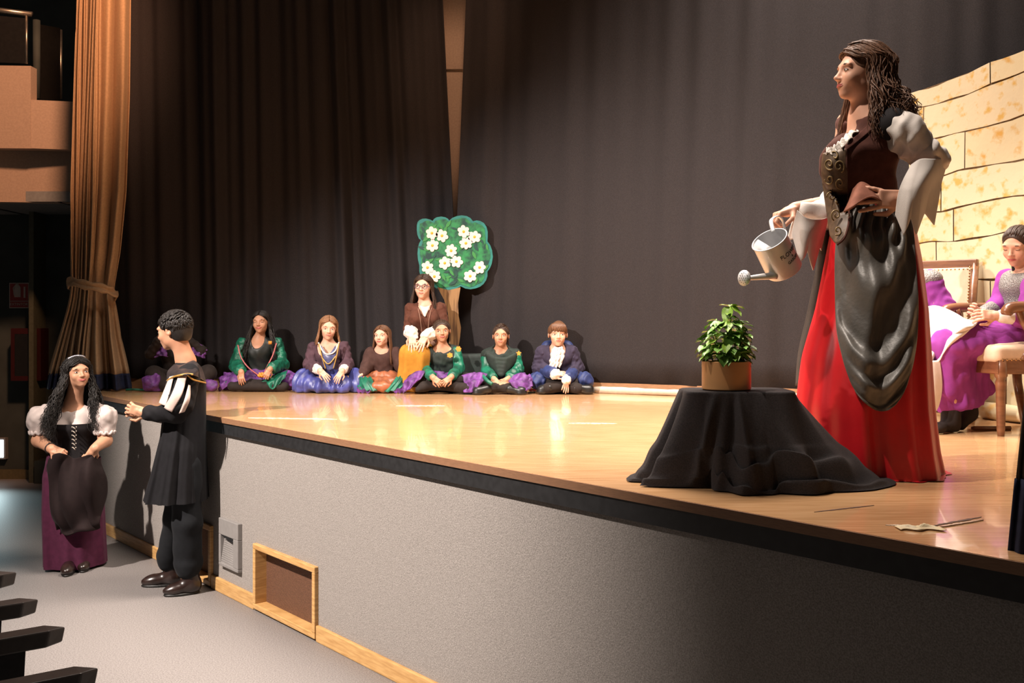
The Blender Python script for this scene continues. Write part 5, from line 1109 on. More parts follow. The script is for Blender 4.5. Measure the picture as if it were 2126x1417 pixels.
# puffed sleeve on the near arm
Fd = Field(); Fd.ell(g.J(1872, 272, -.13), V(.076, .080, .066), eul(0, 0, 38), .03); Fd.ell(g.J(1896, 296, -.125), V(.070, .078, .064), eul(0, 0, 38), .03)
wr_ = wrinkle(7, 2.5, (1.2, 1, .6)); g.add('sleeve_puff', Fd.mesh(.0055, noise=wr_, amp=.008), M_wsl)
Fd = Field(); Fd.ell(g.J(1918, 315, -.12), V(.066, .072, .056), eul(0, 0, 38), .02); Fd.ell(g.J(1940, 330, -.11), V(.054, .066, .048), eul(0, 0, 38), .02); g.add('sleeve_puff', Fd.mesh(.006, noise=wr_, amp=.007), M_wsl)
tri = lambda x: 2 * np.abs(x - np.floor(x + .5))
def tatter(n, dep, ph=0, fr=.55): return lambda U, W: np.stack([0 * U, .010 * np.sin(7 * U + 3 * W) * W, -dep * np.clip((W - fr) / (1 - fr), 0, 1) * (tri(n * U + ph) ** 1.0)], -1)
sheet(g, 'hanging_cuff', [[(1892, 342, -.20), (1912, 330, -.215), (1940, 330, -.20), (1966, 328, -.12)], [(1876, 372, -.235), (1898, 372, -.25), (1930, 362, -.235), (1962, 355, -.13)], [(1866, 402, -.245), (1890, 406, -.26), (1918, 400, -.245), (1952, 388, -.14)], [(1859, 446, -.24), (1884, 452, -.25), (1910, 446, -.235), (1938, 430, -.14)]], M_wsl, 90, 50, .004, rip=tatter(2.5, .065, .0))
sheet(g, 'hanging_cuff', [[(1890, 345, -.10), (1920, 340, -.06), (1962, 328, -.08)], [(1880, 390, -.09), (1910, 385, -.05), (1950, 375, -.06)], [(1872, 425, -.09), (1900, 425, -.05), (1932, 412, -.06)]], M_wsl, 60, 40, .004, rip=tatter(2.0, .06, .3))
# sleeve and tattered cuff on the far arm
Fd = Field(); Fd.cap(g.J(1664, 440, .06), g.J(1722, 448, .10), .036, .062, .02); Fd.cap(g.J(1722, 448, .10), g.J(1772, 330, .17), .060, .05, .03); g.add('sleeve', Fd.mesh(.0065, noise=wrinkle(9, 2.2), amp=.006), M_wsl)
sheet(g, 'hanging_cuff', [[(1655, 436, -.01), (1675, 452, -.02), (1700, 455, .0), (1718, 452, .04)], [(1650, 458, .0), (1672, 480, -.02), (1696, 482, -.0), (1714, 480, .04)], [(1644, 478, .01), (1668, 516, .0), (1688, 520, .0), (1704, 512, .05)]], M_wsl, 70, 40, .004, rip=tatter(2.0, .075, .1))
sheet(g, 'hanging_cuff', [[(1655, 440, .12), (1680, 450, .14), (1705, 452, .14)], [(1645, 462, .12), (1672, 475, .14), (1700, 478, .14)], [(1636, 474, .12), (1668, 492, .14), (1695, 500, .14)]], M_wsl, 50, 30, .004, rip=tatter(1.5, .04, .4))
# skirt, dark overskirt edge, apron
v, f = ringloft(g, SKL, 220, seed=5, kf=(6, 11, 19)); v[:, 2] = np.maximum(v[:, 2], .004); g.add('skirt', (v, f), M_redsat); KT = bvh((v, f))
sk = np.array(SKL)
def sdd(x, y, off=0.0):
    xl, xr, dc, dr = (np.interp(y, sk[:, 0], sk[:, i]) for i in (1, 2, 3, 4)); t = np.clip((x - (xl + xr) / 2) / ((xr - xl) / 2), -.985, .985); return dc - dr * math.sqrt(1 - t * t) - off
sheet(g, 'overskirt', [[(1706, 480, .10), (1716, 478, .06), (1740, 470, .08)], [(1694, 560, .16), (1706, 560, .09), (1735, 560, .10)], [(1676, 650, .2), (1690, 650, .12), (1715, 650, .12)], [(1658, 730, .24), (1668, 730, .14), (1690, 730, .14)], [(1652, 800, .26), (1660, 800, .16), (1680, 800, .16)]], cloth('dark_overskirt', (.030, .022, .018)), 24, 40)
lb = [(422, 1756, 1880), (470, 1738, 1890), (520, 1732, 1897), (600, 1732, 1903), (680, 1735, 1903), (740, 1747, 1896), (785, 1761, 1885), (815, 1776, 1874), (836, 1794, 1860), (850, 1814, 1844)]
rows = []
for y, l, r_ in lb: rows.append([(l + (r_ - l) * t, y + (0 if y < 800 else 3 * math.sin(3.14 * t)), sdd(l + (r_ - l) * t, y, .022 + (.035 * math.exp(-((y - 520) / 60) ** 2) * math.sin(3.14 * t)))) for t in np.linspace(0, 1, 7)])
def swag(U, W):
    c = (2 * U - 1); s1 = np.sin(30 * (W - .16 * (1 - c * c)) + 2.0 + 1.6 * c); s2 = np.sin(13 * (W - .26 * (1 - (c - .2) ** 2)) + 3 * U) + .5 * np.sin(47 * (W - .2 * (1 - c * c)) + 4 * U); gath = np.exp(-((W - .08) / .13) ** 2) * np.sin(44 * U + 2 * np.sin(6 * W))
    a = (.010 * s1 * np.clip(W * 3, 0, 1) + .014 * s2) * (1 - c ** 4) * np.clip((.97 - W) * 3.5, 0, 1) + .012 * gath
    return np.stack([0 * U, -a - .010, .15 * a], -1)
sheet(g, 'apron', rows, M_apron, 90, 120, .004, rip=swag, on=KT, off=.022)

# ------------------------------------------------------------------ watering can
M_zinc = mat('zinc_can', (0.62, 0.62, 0.63), 0.40, metal=.25, var=.08, scale=12); M_ink = mat('dark_print', (.08, .07, .07), .6)
cd_ = 3.66 * 1.0695; base = P(1629, 561, cd_); ax = nrm(V(-.50, -.42, .75)); RC, HC = .0711, .152
xv = nrm(np.cross(ax, V(0, 1, 0))); xv = xv if xv[0] > 0 else -xv; yv = np.cross(ax, xv); MR = np.stack([xv, yv, ax], 1)
wc = empty('watering_can', base, 'pale zinc watering can with lettering held in the outstretched hand', 'watering can')
def wcm(nm, vf, m, par=None): return mesh(nm, np.asarray(vf[0]) @ MR.T, vf[1], m, par or wc)
v, f = lathe([(0, 0), (RC * .96, 0), (RC, .004), (RC * .97, HC - .004), (RC * .99, HC), (RC * .955, HC), (RC * .94, HC - .006), (RC * .96, .006), (0, .006)], 48, cap=False); bo = wcm('can_body', (v, f), M_zinc); bo.modifiers.new('e', 'EDGE_SPLIT').split_angle = .7
wcm('rim', (np.array([(RC * .985 * math.cos(a), RC * .985 * math.sin(a), HC) for a in np.linspace(0, 6.283, 49)]),) and tube([(RC * .985 * math.cos(a), RC * .985 * math.sin(a), HC) for a in np.linspace(0, 6.283, 49)], .0026, 6), M_zinc)
wcm('half_cover', prism([(RC * .95 * math.cos(a), RC * .95 * math.sin(a)) for a in np.linspace(math.pi * .60, math.pi * 1.40, 20)], HC - .006, HC - .004), M_zinc)
def loc_(p): return MR.T @ (np.asarray(p) - base)
s0 = loc_(P(1612, 571, cd_ - .045)); s1 = loc_(P(1553, 577, cd_ - .055)); s2 = loc_(P(1537, 578, cd_ - .06))
wcm('spout', tube(spline([s0, (s0 + s1) / 2, s1], 10), np.linspace(.016, .0085, 10), 14), M_zinc)
rz = nrm(MR.T @ V(-.80, -.60, .0)); c_ = s1 + (s2 - s1) * .0
wcm('rose', tube([c_ - rz * .004, c_ + rz * .018, c_ + rz * .024, c_ + rz * .026], [.009, .029, .031, .002], 24, cap=False), M_zinc)
mb = MB(); a_, b_ = frame(rz)
for k in range(3):
    for i in range(1 if k == 0 else 6 * k): t = 6.283 * i / max(1, 6 * k); mb.add(*tube([c_ + rz * .0255 + (a_ * math.cos(t) + b_ * math.sin(t)) * .010 * k, c_ + rz * .0275 + (a_ * math.cos(t) + b_ * math.sin(t)) * .010 * k], .0015, 5))
ho = mesh('rose_hole', np.concatenate(mb.v) @ MR.T, mb.f, M_ink, wc); ho['kind'] = 'stuff'
hd = [loc_(P(*q)) for q in ((1606, 482, cd_ - .03), (1601, 462, cd_ + .0), (1603, 454, cd_ + .02), (1614, 449, cd_ + .04), (1625, 458, cd_ + .05), (1630, 480, cd_ + .05), (1636, 512, cd_ + .03))]
wcm('handle', tube(spline(hd, 30), .0085, 10, flat=.35), M_zinc)
def can_text(body, size, h, a0):
    c = bpy.data.curves.new('lettering', 'FONT'); c.body = body; c.size = size; c.align_x = 'CENTER'; c.align_y = 'CENTER'; c.extrude = .0006
    t = bpy.data.objects.new('lettering', c); col.objects.link(t); me = bpy.data.meshes.new_from_object(t.evaluated_get(bpy.context.evaluated_depsgraph_get())); bpy.data.objects.remove(t)
    n = len(me.vertices); co = np.zeros(n * 3); me.vertices.foreach_get('co', co); co = co.reshape(-1, 3); r = RC * (1 - .03 * h / HC) + .0006 + co[:, 2]; an = a0 + co[:, 0] / RC
    q = np.stack([r * np.cos(an), r * np.sin(an), h + co[:, 1]], 1) @ MR.T; me.vertices.foreach_set('co', q.ravel()); me.materials.clear(); me.materials.append(M_ink); me.update()
    o = bpy.data.objects.new('lettering', me); col.objects.link(o); o.parent = wc
vd = loc_(base + V(.12, -1, 0.0)); a0 = math.atan2(vd[1], vd[0]) + .42
can_text('FLOWERS', .024, .092, a0); can_text('&', .013, .074, a0); can_text('GARDEN', .017, .058, a0)
# ------------------------------------------------------------------ the pair on the auditorium floor
M_tunic = cloth('black_tunic', (0.008, 0.0075, 0.009), sheen=.12); M_cape = mat('black_satin_cape', (0.022, 0.017, 0.018), .42, sheen=.2, var=.2); M_shoeb = mat('brown_black_leather', (0.020, 0.010, 0.008), .30, var=.3, coat=.3)
M_trous = cloth('dark_trousers', (0.009, 0.010, 0.012)); M_stripe = cloth('pale_pink_stripe', (0.55, 0.42, 0.37), var=.05)
db = floor_d(1229); g = Fig(372, 1229, db, 0, 'boy in a black tunic with white striped sleeve standing at the stage wall', 41)
g.head(361, 686, 0, .234, 104, -8, 0, .98); g.nk = g.J(386, 750, .02); g.neck(g.nk, .052); g.sl, g.sr = g.J(392, 778, -.13), g.J(376, 776, .12); g.pel = g.J(382, 930, .02); g.tw = .135; g.dep_ = .10
g.el, g.wl = g.J(368, 858, -.20), g.J(298, 856, -.17); g.er, g.wr = g.J(352, 855, .12), g.J(302, 860, .04)
g.trunk(g.skin, g.pel, g.nk, g.sl, g.sr, .12, .095, tw=90); g.arm(g.skin, g.sl, g.el, g.wl, .046, .040, .028); g.arm(g.skin, g.sr, g.er, g.wr, .046, .040, .028)
g.hand(g.wl, V(-.9, -.1, .30), V(.2, .95, -.1), .165, .75, -1); g.hand(g.wr, V(-.9, 0, .25), V(0, -.9, -.1), .165, .8, 1)
hipN, hipF = g.J(388, 965, -.06), g.J(378, 960, .06); kN, kF = g.J(388, 1085, -.06), g.J(366, 1075, .07); aN, aF = g.Z(390, .10, -.02), g.Z(352, .10, .18)
g.skin.chain([hipN, kN, aN], [.085, .06, .045]); g.skin.chain([hipF, kF, aF], [.085, .06, .045]); g.body(SK2, clip=FLOORCLIP); g.face(M_liplight, HR_black)
sh = MB(); r_ = np.random.RandomState(3)
for i in range(900):                        # short cropped hair
    u, ph = r_.rand(), r_.rand() * 6.283; el = math.asin(-.62 + 1.62 * u) if -.62 + 1.62 * u < 1 else 1.57; d = V(math.cos(el) * math.cos(ph), math.cos(el) * math.sin(ph), math.sin(el))
    if d[1] < -.45 and d[2] < .42: continue
    if d[2] < .0 and d[1] < .18: continue
    p = V(0, .075, .15) + d * V(.372, .452, .382); w_ = V(d[0] * .2, -.55 + d[1] * .1, -.55) if d[2] > .35 else V(0, .15, -1); t = nrm(w_ - d * (w_ @ d)); q = p + t * .12 + d * .012
    sh.add(*tube([g.hp(p - d * .01), g.hp((p + q) / 2 + d * .012), g.hp(q)], [.0060, .0055, .0012], 4))
g.hair(HR_black, g.haircap(HR_black, grow=.024, front=.26, low=-.34), (np.concatenate(sh.v), sh.f))
TL = [(752, 366, 406, .02, .07, .0), (772, 352, 420, .02, .14, .0), (800, 346, 425, .02, .16, .01), (850, 342, 425, .02, .155, .015), (905, 336, 424, .0, .165, .03), (930, 330, 425, .0, .185, .04), (980, 318, 426, .0, .20, .05), (1020, 306, 428, .0, .205, .06), (1036, 302, 429, .0, .21, .065)]
g.add('tunic', ringloft(g, TL, 200, seed=2, kf=(9, 16, 23)), M_tunic)
Fd = Field(); Fd.cap(g.sl, g.J(372, 838, -.20), .070, .082, .03); Fd.cap(g.J(372, 838, -.20), g.el, .080, .055, .03); Fd.cap(g.el, g.J(308, 857, -.17), .056, .044, .02); g.add('sleeve', Fd.mesh(.008, noise=wrinkle(3, 2), amp=.005), M_tunic)
Fd = Field(); Fd.cap(g.sr, g.er, .065, .055, .03); Fd.cap(g.er, g.J(310, 860, .04), .055, .042, .02); g.add('sleeve', Fd.mesh(.009), M_tunic)
for c in ([[(352, 782, -.12), (361, 780, -.19)], [(340, 812, -.20), (352, 816, -.25)], [(330, 836, -.23), (344, 842, -.275)]], [[(371, 780, -.225), (389, 776, -.23)], [(358, 815, -.275), (378, 818, -.285)], [(341, 846, -.275), (357, 855, -.285)]], [[(392, 798, -.235), (395, 800, -.23)], [(383, 830, -.285), (394, 828, -.27)], [(372, 858, -.285), (383, 854, -.27)]]):
    sheet(g, 'sleeve_stripe', c, M_stripe, 10, 20, .005, rip=lambda U, W: np.stack([0 * U, -.008 * np.sin(3.14 * U), 0 * U], -1))
sheet(g, 'cape_collar', [[(362, 756, -.03), (376, 758, -.085), (396, 750, -.085), (404, 748, .02)], [(348, 772, -.06), (374, 768, -.19), (406, 768, -.17), (418, 764, .02)], [(347, 790, -.12), (372, 780, -.245), (400, 778, -.245), (427, 792, .02)]], M_cape, 40, 24, .006)
rod(g, 'gold_braid', [g.J(347, 790, -.13), g.J(358, 783, -.20), g.J(372, 779, -.252), g.J(388, 776, -.255), g.J(401, 777, -.252)], .006, M_gold); rod(g, 'gold_braid', [g.J(388, 777, -.258), g.J(400, 787, -.235), g.J(414, 791, -.15), g.J(427, 794, .0)], .005, M_gold)
Fd = Field(); Fd.cap(hipF, kF, .095, .078, .03); Fd.cap(kF, aF + V(0, 0, .06), .078, .075, .03); Fd.ell(aF + V(0, 0, .10), (.078, .08, .055), None, .03); g.add('trouser_leg', Fd.mesh(.009, noise=wrinkle(4, 1.2, (1, 1, .4)), amp=.004), M_trous)
Fd = Field(); Fd.cap(hipN, kN, .095, .088, .03); Fd.cap(kN, aN + V(0, 0, .07), .088, .082, .03); Fd.ell(aN + V(0, 0, .09), (.088, .085, .05), None, .03); g.add('trouser_leg', Fd.mesh(.009, noise=wrinkle(5, 1.2, (1, 1, .4)), amp=.004), M_trous)
def shoe(g, a, toe, w=.046):
    a = np.array(a, float); toe = np.array(toe, float); a[2] = 0; toe[2] = 0; d = nrm(toe - a); R = np.stack([d, np.cross(V(0, 0, 1), d), V(0, 0, 1)], 1); S = Field(); L = np.linalg.norm(toe - a)
    S.ell(a + d * .0 + V(0, 0, .055), V(.065, w, .055), R, .03); S.ell(a + d * L * .62 + V(0, 0, .040), V(.42 * L, w * 1.05, .040), R, .04); S.ell(a + d * L * .9 + V(0, 0, .032), V(.055, w * .9, .030), R, .03); S.cap(a + V(0, 0, .05), a + V(0, 0, .11), .05, .05, .03)
    o = g.add('shoe', S.mesh(.006, clip=[((0, 0, .014), (0, 0, -1))]), M_shoeb); T = Field(); T.ell(a + d * L * .45 + V(0, 0, .008), V(.62 * L + .03, w * 1.12, .018), R, .01); g.add('sole', T.mesh(.006, clip=[((0, 0, .001), (0, 0, -1)), ((0, 0, .018), (0, 0, 1))]), M_shoe, o)
shoe(g, aN + V(.02, 0, 0), g.Z(352, 0, -.08)); shoe(g, aF + V(.02, 0, 0), g.Z(306, 0, .14))

M_blouse = cloth('white_blouse', (0.50, 0.42, 0.39), var=.04); M_corset = cloth('black_corset', (.012, .010, .011)); M_purple = cloth('plum_skirt', (0.075, 0.014, 0.038), sheen=.3); M_apr = cloth('dark_brown_apron', (0.012, 0.006, 0.006)); M_band = mat('bracelet', (.03, .02, .02), .4)
da = floor_d(1176); g = Fig(153, 1176, da, 0, 'girl with long curly black hair in white blouse and black corset holding up her apron', 42)
g.head(161, 774, 0, .212, -42, 8, -4, 1.04); g.nk = g.J(152, 838, .04); g.neck(g.nk, .052); g.sl, g.sr = g.J(103, 858, .04), g.J(203, 858, .04); g.pel = g.J(150, 985, .04); g.tw = .150; g.dep_ = .11
g.el, g.wl = g.J(80, 914, -.0), g.J(108, 932, -.17); g.er, g.wr = g.J(219, 914, .0), g.J(197, 930, -.16)
g.trunk(g.skin, g.pel, g.nk, g.sl, g.sr, .14, .10); g.arm(g.skin, g.sl, g.el, g.wl, .055, .045, .032); g.arm(g.skin, g.sr, g.er, g.wr, .055, .045, .032)
g.hand(g.wl, V(.80, -.2, -.25), V(.0, .6, -.8), .165, .95, 1, fat=1.1); g.hand(g.wr, V(-.45, -.2, -.8), V(-.5, .8, .0), .165, .95, -1, fat=1.1)
for x, q in ((143, -.03), (178, .09)):
    g.skin.chain([g.pel + V((x - 153) / 300, 0, -.1), g.Z(x, .5, q), g.Z(x, .08, q)], [.09, .07, .045])
g.body(SK2, clip=FLOORCLIP); g.face(M_lip, HR_black, smile=.7, gaze=(0, .3))
g.hair(HR_black, g.haircap(HR_black, front=.30, grow=.02), g.strands(620, 1.75, wave=.080, freq=6.0, rad=.0105, spread=.60, amin=42, amax=180, seed=42, pts=40, jitter=2, nseg=4, back=-.2), g.strands(200, 1.55, wave=.085, freq=6.5, rad=.0105, spread=.50, amin=42, amax=80, seed=43, pts=40, jitter=2, nseg=4, back=-.75))
Fd = Field(); g.trunk(Fd, g.pel, g.nk, g.sl, g.sr, .145, .095, .008, bust=.62); Fd.ell(g.nk + V(0, -.05, .02), V(.10, .12, .065), None, .01, sub=True); g.add('blouse', Fd.mesh(.008, noise=wrinkle(5, 2.6, (1.3, 1, .3)), amp=.005), M_blouse)
for sgn, sh_, px in ((-1, g.sl, (84, 868)), (1, g.sr, (216, 868))):
    Fd = Field(); Fd.cap(sh_, g.J(*px, .03), .072, .085, .04); Fd.cap(g.J(*px, .03), g.J(px[0] - 2 * sgn * -1, 890, .02), .085, .066, .03); g.add('sleeve', Fd.mesh(.008, noise=wrinkle(6 + sgn, 2.4, (1.3, 1, .35)), amp=.007), M_blouse)
    c = g.J(px[0] + 1 * sgn, 897, .01); g.add('sleeve_frill', tube([c + V(.064 * math.cos(a) * (1 + .10 * math.sin(9 * a)), .060 * math.sin(a), .010 * math.sin(11 * a)) for a in np.linspace(0, 6.283, 60)], .010, 6), M_blouse)
CL = [(876, 103, 203, .03, .165, .0), (888, 103, 203, .03, .168, .0), (905, 107, 200, .04, .150, .0), (925, 111, 197, .04, .140, .005), (950, 106, 202, .04, .14, .01), (962, 100, 206, .04, .15, .01)]
g.add('corset', ringloft(g, CL, 120, seed=4, nlev=24), M_corset)
rod(g, 'corset_strap', [g.J(108, 880, -.04), g.J(106, 862, -.03), g.J(112, 846, .03)], .012, M_corset); rod(g, 'corset_strap', [g.J(198, 880, -.04), g.J(200, 862, -.03), g.J(194, 846, .03)], .012, M_corset)
M_eylet = mat('pale_lacing', (.42, .36, .30), .4, metal=.3)
for i in range(6):
    y = 886 + i * 8.5; w_ = 3.0 - .2 * i
    for q in (-1, 1): g.add('eyelet', Field().ell(g.J(154 + q * (w_ + 1.5), y, -.122 - .02), (.005, .004, .005)).mesh(.002), M_eylet)
    g.add('lace', tube([g.J(154 - w_, y, -.142), g.J(154, y + 2, -.146), g.J(154 + w_, y + 5, -.142)], .0035, 5), M_eylet)
SL2 = [(950, 100, 206, .04, .15, .01), (985, 92, 208, .04, .18, .03), (1060, 91, 212, .04, .20, .05), (1130, 94, 215, .04, .21, .06), (1168, 96, 217, .04, .22, .065)]
g.add('skirt', ringloft(g, SL2, 160, seed=9, kf=(5, 9, 15)), M_purple)
def apr(U, W): return np.stack([.010 * np.sin(9 * W + 5 * U), -.030 * np.abs(np.sin(8 * U + 1.5 * np.sin(4 * W))) - .02 * np.sin(10 * W + 6 * U), .010 * np.sin(12 * U) * W], -1)
sheet(g, 'apron', [[(98, 958, -.06), (124, 938, -.20), (155, 950, -.14), (188, 944, -.20), (214, 952, -.04)], [(104, 985, -.14), (126, 975, -.22), (155, 980, -.20), (186, 975, -.23), (219, 985, -.08)], [(108, 1030, -.18), (128, 1030, -.22), (155, 1035, -.22), (188, 1030, -.23), (219, 1030, -.10)], [(113, 1075, -.18), (130, 1085, -.21), (155, 1088, -.22), (186, 1082, -.22), (216, 1070, -.12)], [(118, 1098, -.17), (132, 1105, -.20), (155, 1106, -.21), (184, 1100, -.20), (206, 1092, -.14)]], M_apr, 70, 60, .01, rip=apr)
sheet(g, 'tucked_hem', [[(99, 945, -.05), (108, 940, -.10), (120, 945, -.14)], [(93, 960, -.05), (104, 962, -.14), (116, 965, -.17)], [(96, 985, -.06), (105, 975, -.16), (116, 972, -.18)]], M_purple, rip=lambda U, W: np.stack([0 * U, .012 * np.sin(12 * U + 4 * W), .008 * np.sin(9 * W)], -1))
c = g.wl * .9 + g.el * .1; d_ = nrm(g.wl - g.el); a_, b_ = frame(d_); g.add('bracelet', tube([c + .036 * (a_ * math.cos(t) + b_ * math.sin(t)) for t in np.linspace(0, 6.283, 25)], .005, 6), M_band)
for i in range(14):
    t = -1.0 + 2.0 * i / 13; g.add('tiara_bead', Field().ell(g.hp((.30 * math.sin(t), -.02 - .12 * math.cos(t), .47 + .09 * math.cos(t) ** 2)), V(.008, .008, .008)).mesh(.003), mat('tiara_silver', (.5, .5, .55), .25, metal=.8) if i == 0 else bpy.data.materials['tiara_silver'])
shoe(g, g.Z(146, 0, -.10), g.Z(138, 0, -.25), .04); shoe(g, g.Z(176, 0, .0), g.Z(172, 0, -.14), .04)

# ------------------------------------------------------------------ chairs and the two sewing actors on the right
M_cw = mat('chair_walnut', (0.115, 0.042, 0.018), .34, scale=6, c2=(0.20, 0.080, 0.034), stretch=(1, 1, 6), coat=.3); M_uph = cloth('cream_upholstery', (0.58, 0.42, 0.30), var=.06, scale=20); M_nail = mat('brass_nail', (.45, .26, .12), .3, metal=.9)
def chair(loc, ang, label, arms=True):
    r = empty('armchair', loc, label, 'chair', 'upholstered walnut chairs by the painted wall'); r.rotation_euler = (0, 0, ang)   # local: faces -y
    W, D, Hs = .265, .24, .40
    def bx(nm, c, h, m=M_cw, bv=.006): return bevelled(mesh(nm, *box(V(*c), h), m, r, smooth=False), bv)
    for x in (-1, 1):
        v, f = lathe([(.017, 0), (.021, .04), (.025, .24), (.029, .28), (.022, .30), (.032, .315), (.032, .40)], 14); mesh('leg', v + V(x * (W - .03), -D + .03, 0), f, M_cw, r)
        mesh('leg', *tube([V(x * (W - .03), D + .05, 0), V(x * (W - .03), D + .0, .25), V(x * (W - .03), D - .01, .42)], [.022, .025, .028], 8), M_cw, r)
        mesh('back_stile', *tube([V(x * (W - .02), D - .01, .40), V(x * (W - .02), D + .02, .7), V(x * (W - .02), D + .09, .96)], [.028, .027, .025], 8), M_cw, r)
        if arms:
            mesh('armrest', *tube(spline([V(x * W, D + .02, .70), V(x * (W + .01), .05, .685), V(x * (W + .01), -.12, .68), V(x * (W + .005), -.19, .665), V(x * W, -.20, .635)], 14), [.022, .022, .024, .025, .026, .027, .028, .029, .030, .031, .032, .032, .031, .024], 10), M_cw, r)
            mesh('arm_support', *tube(spline([V(x * (W - .01), -.10, .40), V(x * W, -.045, .50), V(x * W, -.10, .60), V(x * W, -.13, .67)], 10), .022, 8), M_cw, r)
    bx('seat_rail', (0, -D + .02, .365), (W - .01, .022, .04)); bx('seat_rail', (0, D - .02, .365), (W - .01, .022, .04))
    for x in (-1, 1): bx('seat_rail', (x * (W - .025), 0, .365), (.022, D - .02, .04))
    st = mesh('seat_cushion', *Field().box((0, -.005, .43), (W - .03, D - .02, .018), None, .03, .01).ell((0, -.01, .45), (W - .02, D - .02, .055), None, .04).mesh(.012), M_uph, r)
    bx('back_rail', (0, D + .09, .96), (W, .024, .03)); bx('back_rail', (0, D + .0, .56), (W - .03, .02, .025))
    bk = [V(-W + .03, D - .02, .58), V(W - .03, D - .02, .58), V(W - .03, D + .058, .94), V(-W + .03, D + .058, .94)]; q = [p + V(0, .05, .0) for p in bk]
    bevelled(mesh('back_cushion', bk + q, [(0, 1, 2, 3), (7, 6, 5, 4), (0, 4, 5, 1), (1, 5, 6, 2), (2, 6, 7, 3), (3, 7, 4, 0)], M_uph, r, smooth=False), .012)
    mb = MB(); v0, f0 = lathe([(.0, .004), (.004, .003), (.006, 0)], 6, cap=False)
    for i in range(22): mb.add(v0[:, [0, 2, 1]] * (1, -1, 1) + V(-W + .02 + (2 * W - .04) * i / 21, -D - .003, .40), f0)
    for i in range(18):
        for x in (-1, 1): mb.add(v0[:, [2, 0, 1]] * (x, 1, 1) + V(x * W, -D + .02 + (2 * D - .04) * i / 17, .40), f0)
    for i in range(20):
        for x in (-1, 1): t = i / 19; mb.add(v0[:, [0, 2, 1]] * (1, -1, 1) + (bk[0] if x < 0 else bk[1]) * (1 - t) + (bk[3] if x < 0 else bk[2]) * t + V(-x * .012, -.002, 0), f0)
    for i in range(20): t = i / 19; mb.add(v0[:, [0, 2, 1]] * (1, -1, 1) + bk[3] * (1 - t) + bk[2] * t + V(0, -.002, -.012), f0)
    n_ = mb.build('nail_head', M_nail, r); n_['kind'] = 'stuff'
    return r
ch1 = chair(V(2.73, 5.49, SH), math.radians(-80), 'walnut armchair under the girl in chain mail, cut by the right edge')
ch2 = chair(V(2.50, 6.12, SH), math.radians(-38), 'walnut chair with cream back half hidden behind the red skirt')
M_mail = mat('grey_chain_mail', (0.16, 0.15, 0.145), .45, metal=.3, scale=160, c2=(.34, .32, .31), bump=.9, bscale=140); M_violet = cloth('violet_skirt', (0.24, 0.040, 0.245), sheen=.25, var=.06); M_sock = cloth('dark_sock', (.024, .018, .017)); M_linen = cloth('white_linen', (.72, .66, .62), var=.03)
g = Fig(1985, 896, stage_d(896), SH, 'girl in chain mail and violet skirt seated in the armchair, sewing', 51)
g.head(2113, 510, .0, .208, 52, -18, 4, 1.0); g.nk = g.J(2130, 566, .03); g.neck(g.nk, .046); g.sl, g.sr = g.J(2146, 588, -.12), g.J(2092, 580, .14); g.pel = g.J(2124, 690, .05); g.tw = .13; g.dep_ = .095
g.el, g.wl = g.J(2136, 660, -.16), g.J(2066, 655, -.14); g.er, g.wr = g.J(2072, 636, .12), g.J(2036, 652, -.02)
g.trunk(g.skin, g.pel, g.nk, g.sl, g.sr, .12, .09, tw=55); g.arm(g.skin, g.sl, g.el, g.wl, .042, .036, .026); g.arm(g.skin, g.sr, g.er, g.wr, .042, .036, .026)
g.hand(g.wl, V(-.9, -.1, .05), V(.0, .9, -.3), .150, .55, -1); g.hand(g.wr, V(-.75, -.25, .35), V(.2, -.9, -.1), .145, .75, 1)
kn, kf_ = g.J(1970, 716, -.06), g.J(1985, 712, .10); an, af = g.J(1974, 862, -.02), g.J(2012, 858, .08)
g.skin.chain([g.pel + V(0, -.06, -.02), kn, an], [.075, .06, .042]); g.skin.chain([g.pel + V(0, .08, -.02), kf_, af], [.07, .05, .030]); g.body(SK1, clip=FLOORCLIP); g.face(M_lip, HR_dark, closed=True)
g.hair(HR_dark, g.haircap(HR_dark, grow=.02, front=.31), g.pulled(bun=(0, .52, .15)))
Fd = Field(); g.trunk(Fd, g.pel + V(0, 0, .06), g.nk, g.sl, g.sr, .128, .10, .012, tw=55); Fd.ell(g.nk + V(-.02, -.02, .03), V(.075, .085, .05), None, .01, sub=True); Fd.box(g.J(2130, 712, .1), V(.3, .3, .13), None, .005, .01, sub=True); g.add('mail_tunic', Fd.mesh(.009), M_mail)
g.add('collar', Field().cap(g.nk + V(-.01, 0, -.04), g.hp((0, .12, -.42)), .056, .050).mesh(.007), M_black_c)
rod(g, 'gold_trim', [g.J(2096, 572, .03), g.J(2112, 572, -.02), g.J(2130, 566, -.05)], .005, M_gold); rod(g, 'white_trim', [g.J(2090, 640, .02), g.J(2110, 640, -.05), g.J(2140, 634, -.06)], .006, M_lace)
Fd = Field(); g.arm(Fd, g.sr, g.er, g.wr, .060, .052, .044, k=.03, t1=.25); g.add('sleeve', Fd.mesh(.008, noise=wrinkle(2, 2), amp=.004), M_violet); Fd = Field(); g.arm(Fd, g.sl, g.el, g.wl, .060, .055, .044, k=.03, t1=.3); g.add('sleeve', Fd.mesh(.008, noise=wrinkle(3, 2), amp=.004), M_violet)
g.add('cuff', Field().cap(g.er + (g.wr - g.er) * .2, g.er + (g.wr - g.er) * .75, .046, .040).mesh(.007), M_mail); g.add('cuff', Field().cap(g.el + (g.wl - g.el) * .35, g.el + (g.wl - g.el) * .78, .042, .037).mesh(.007), M_white)
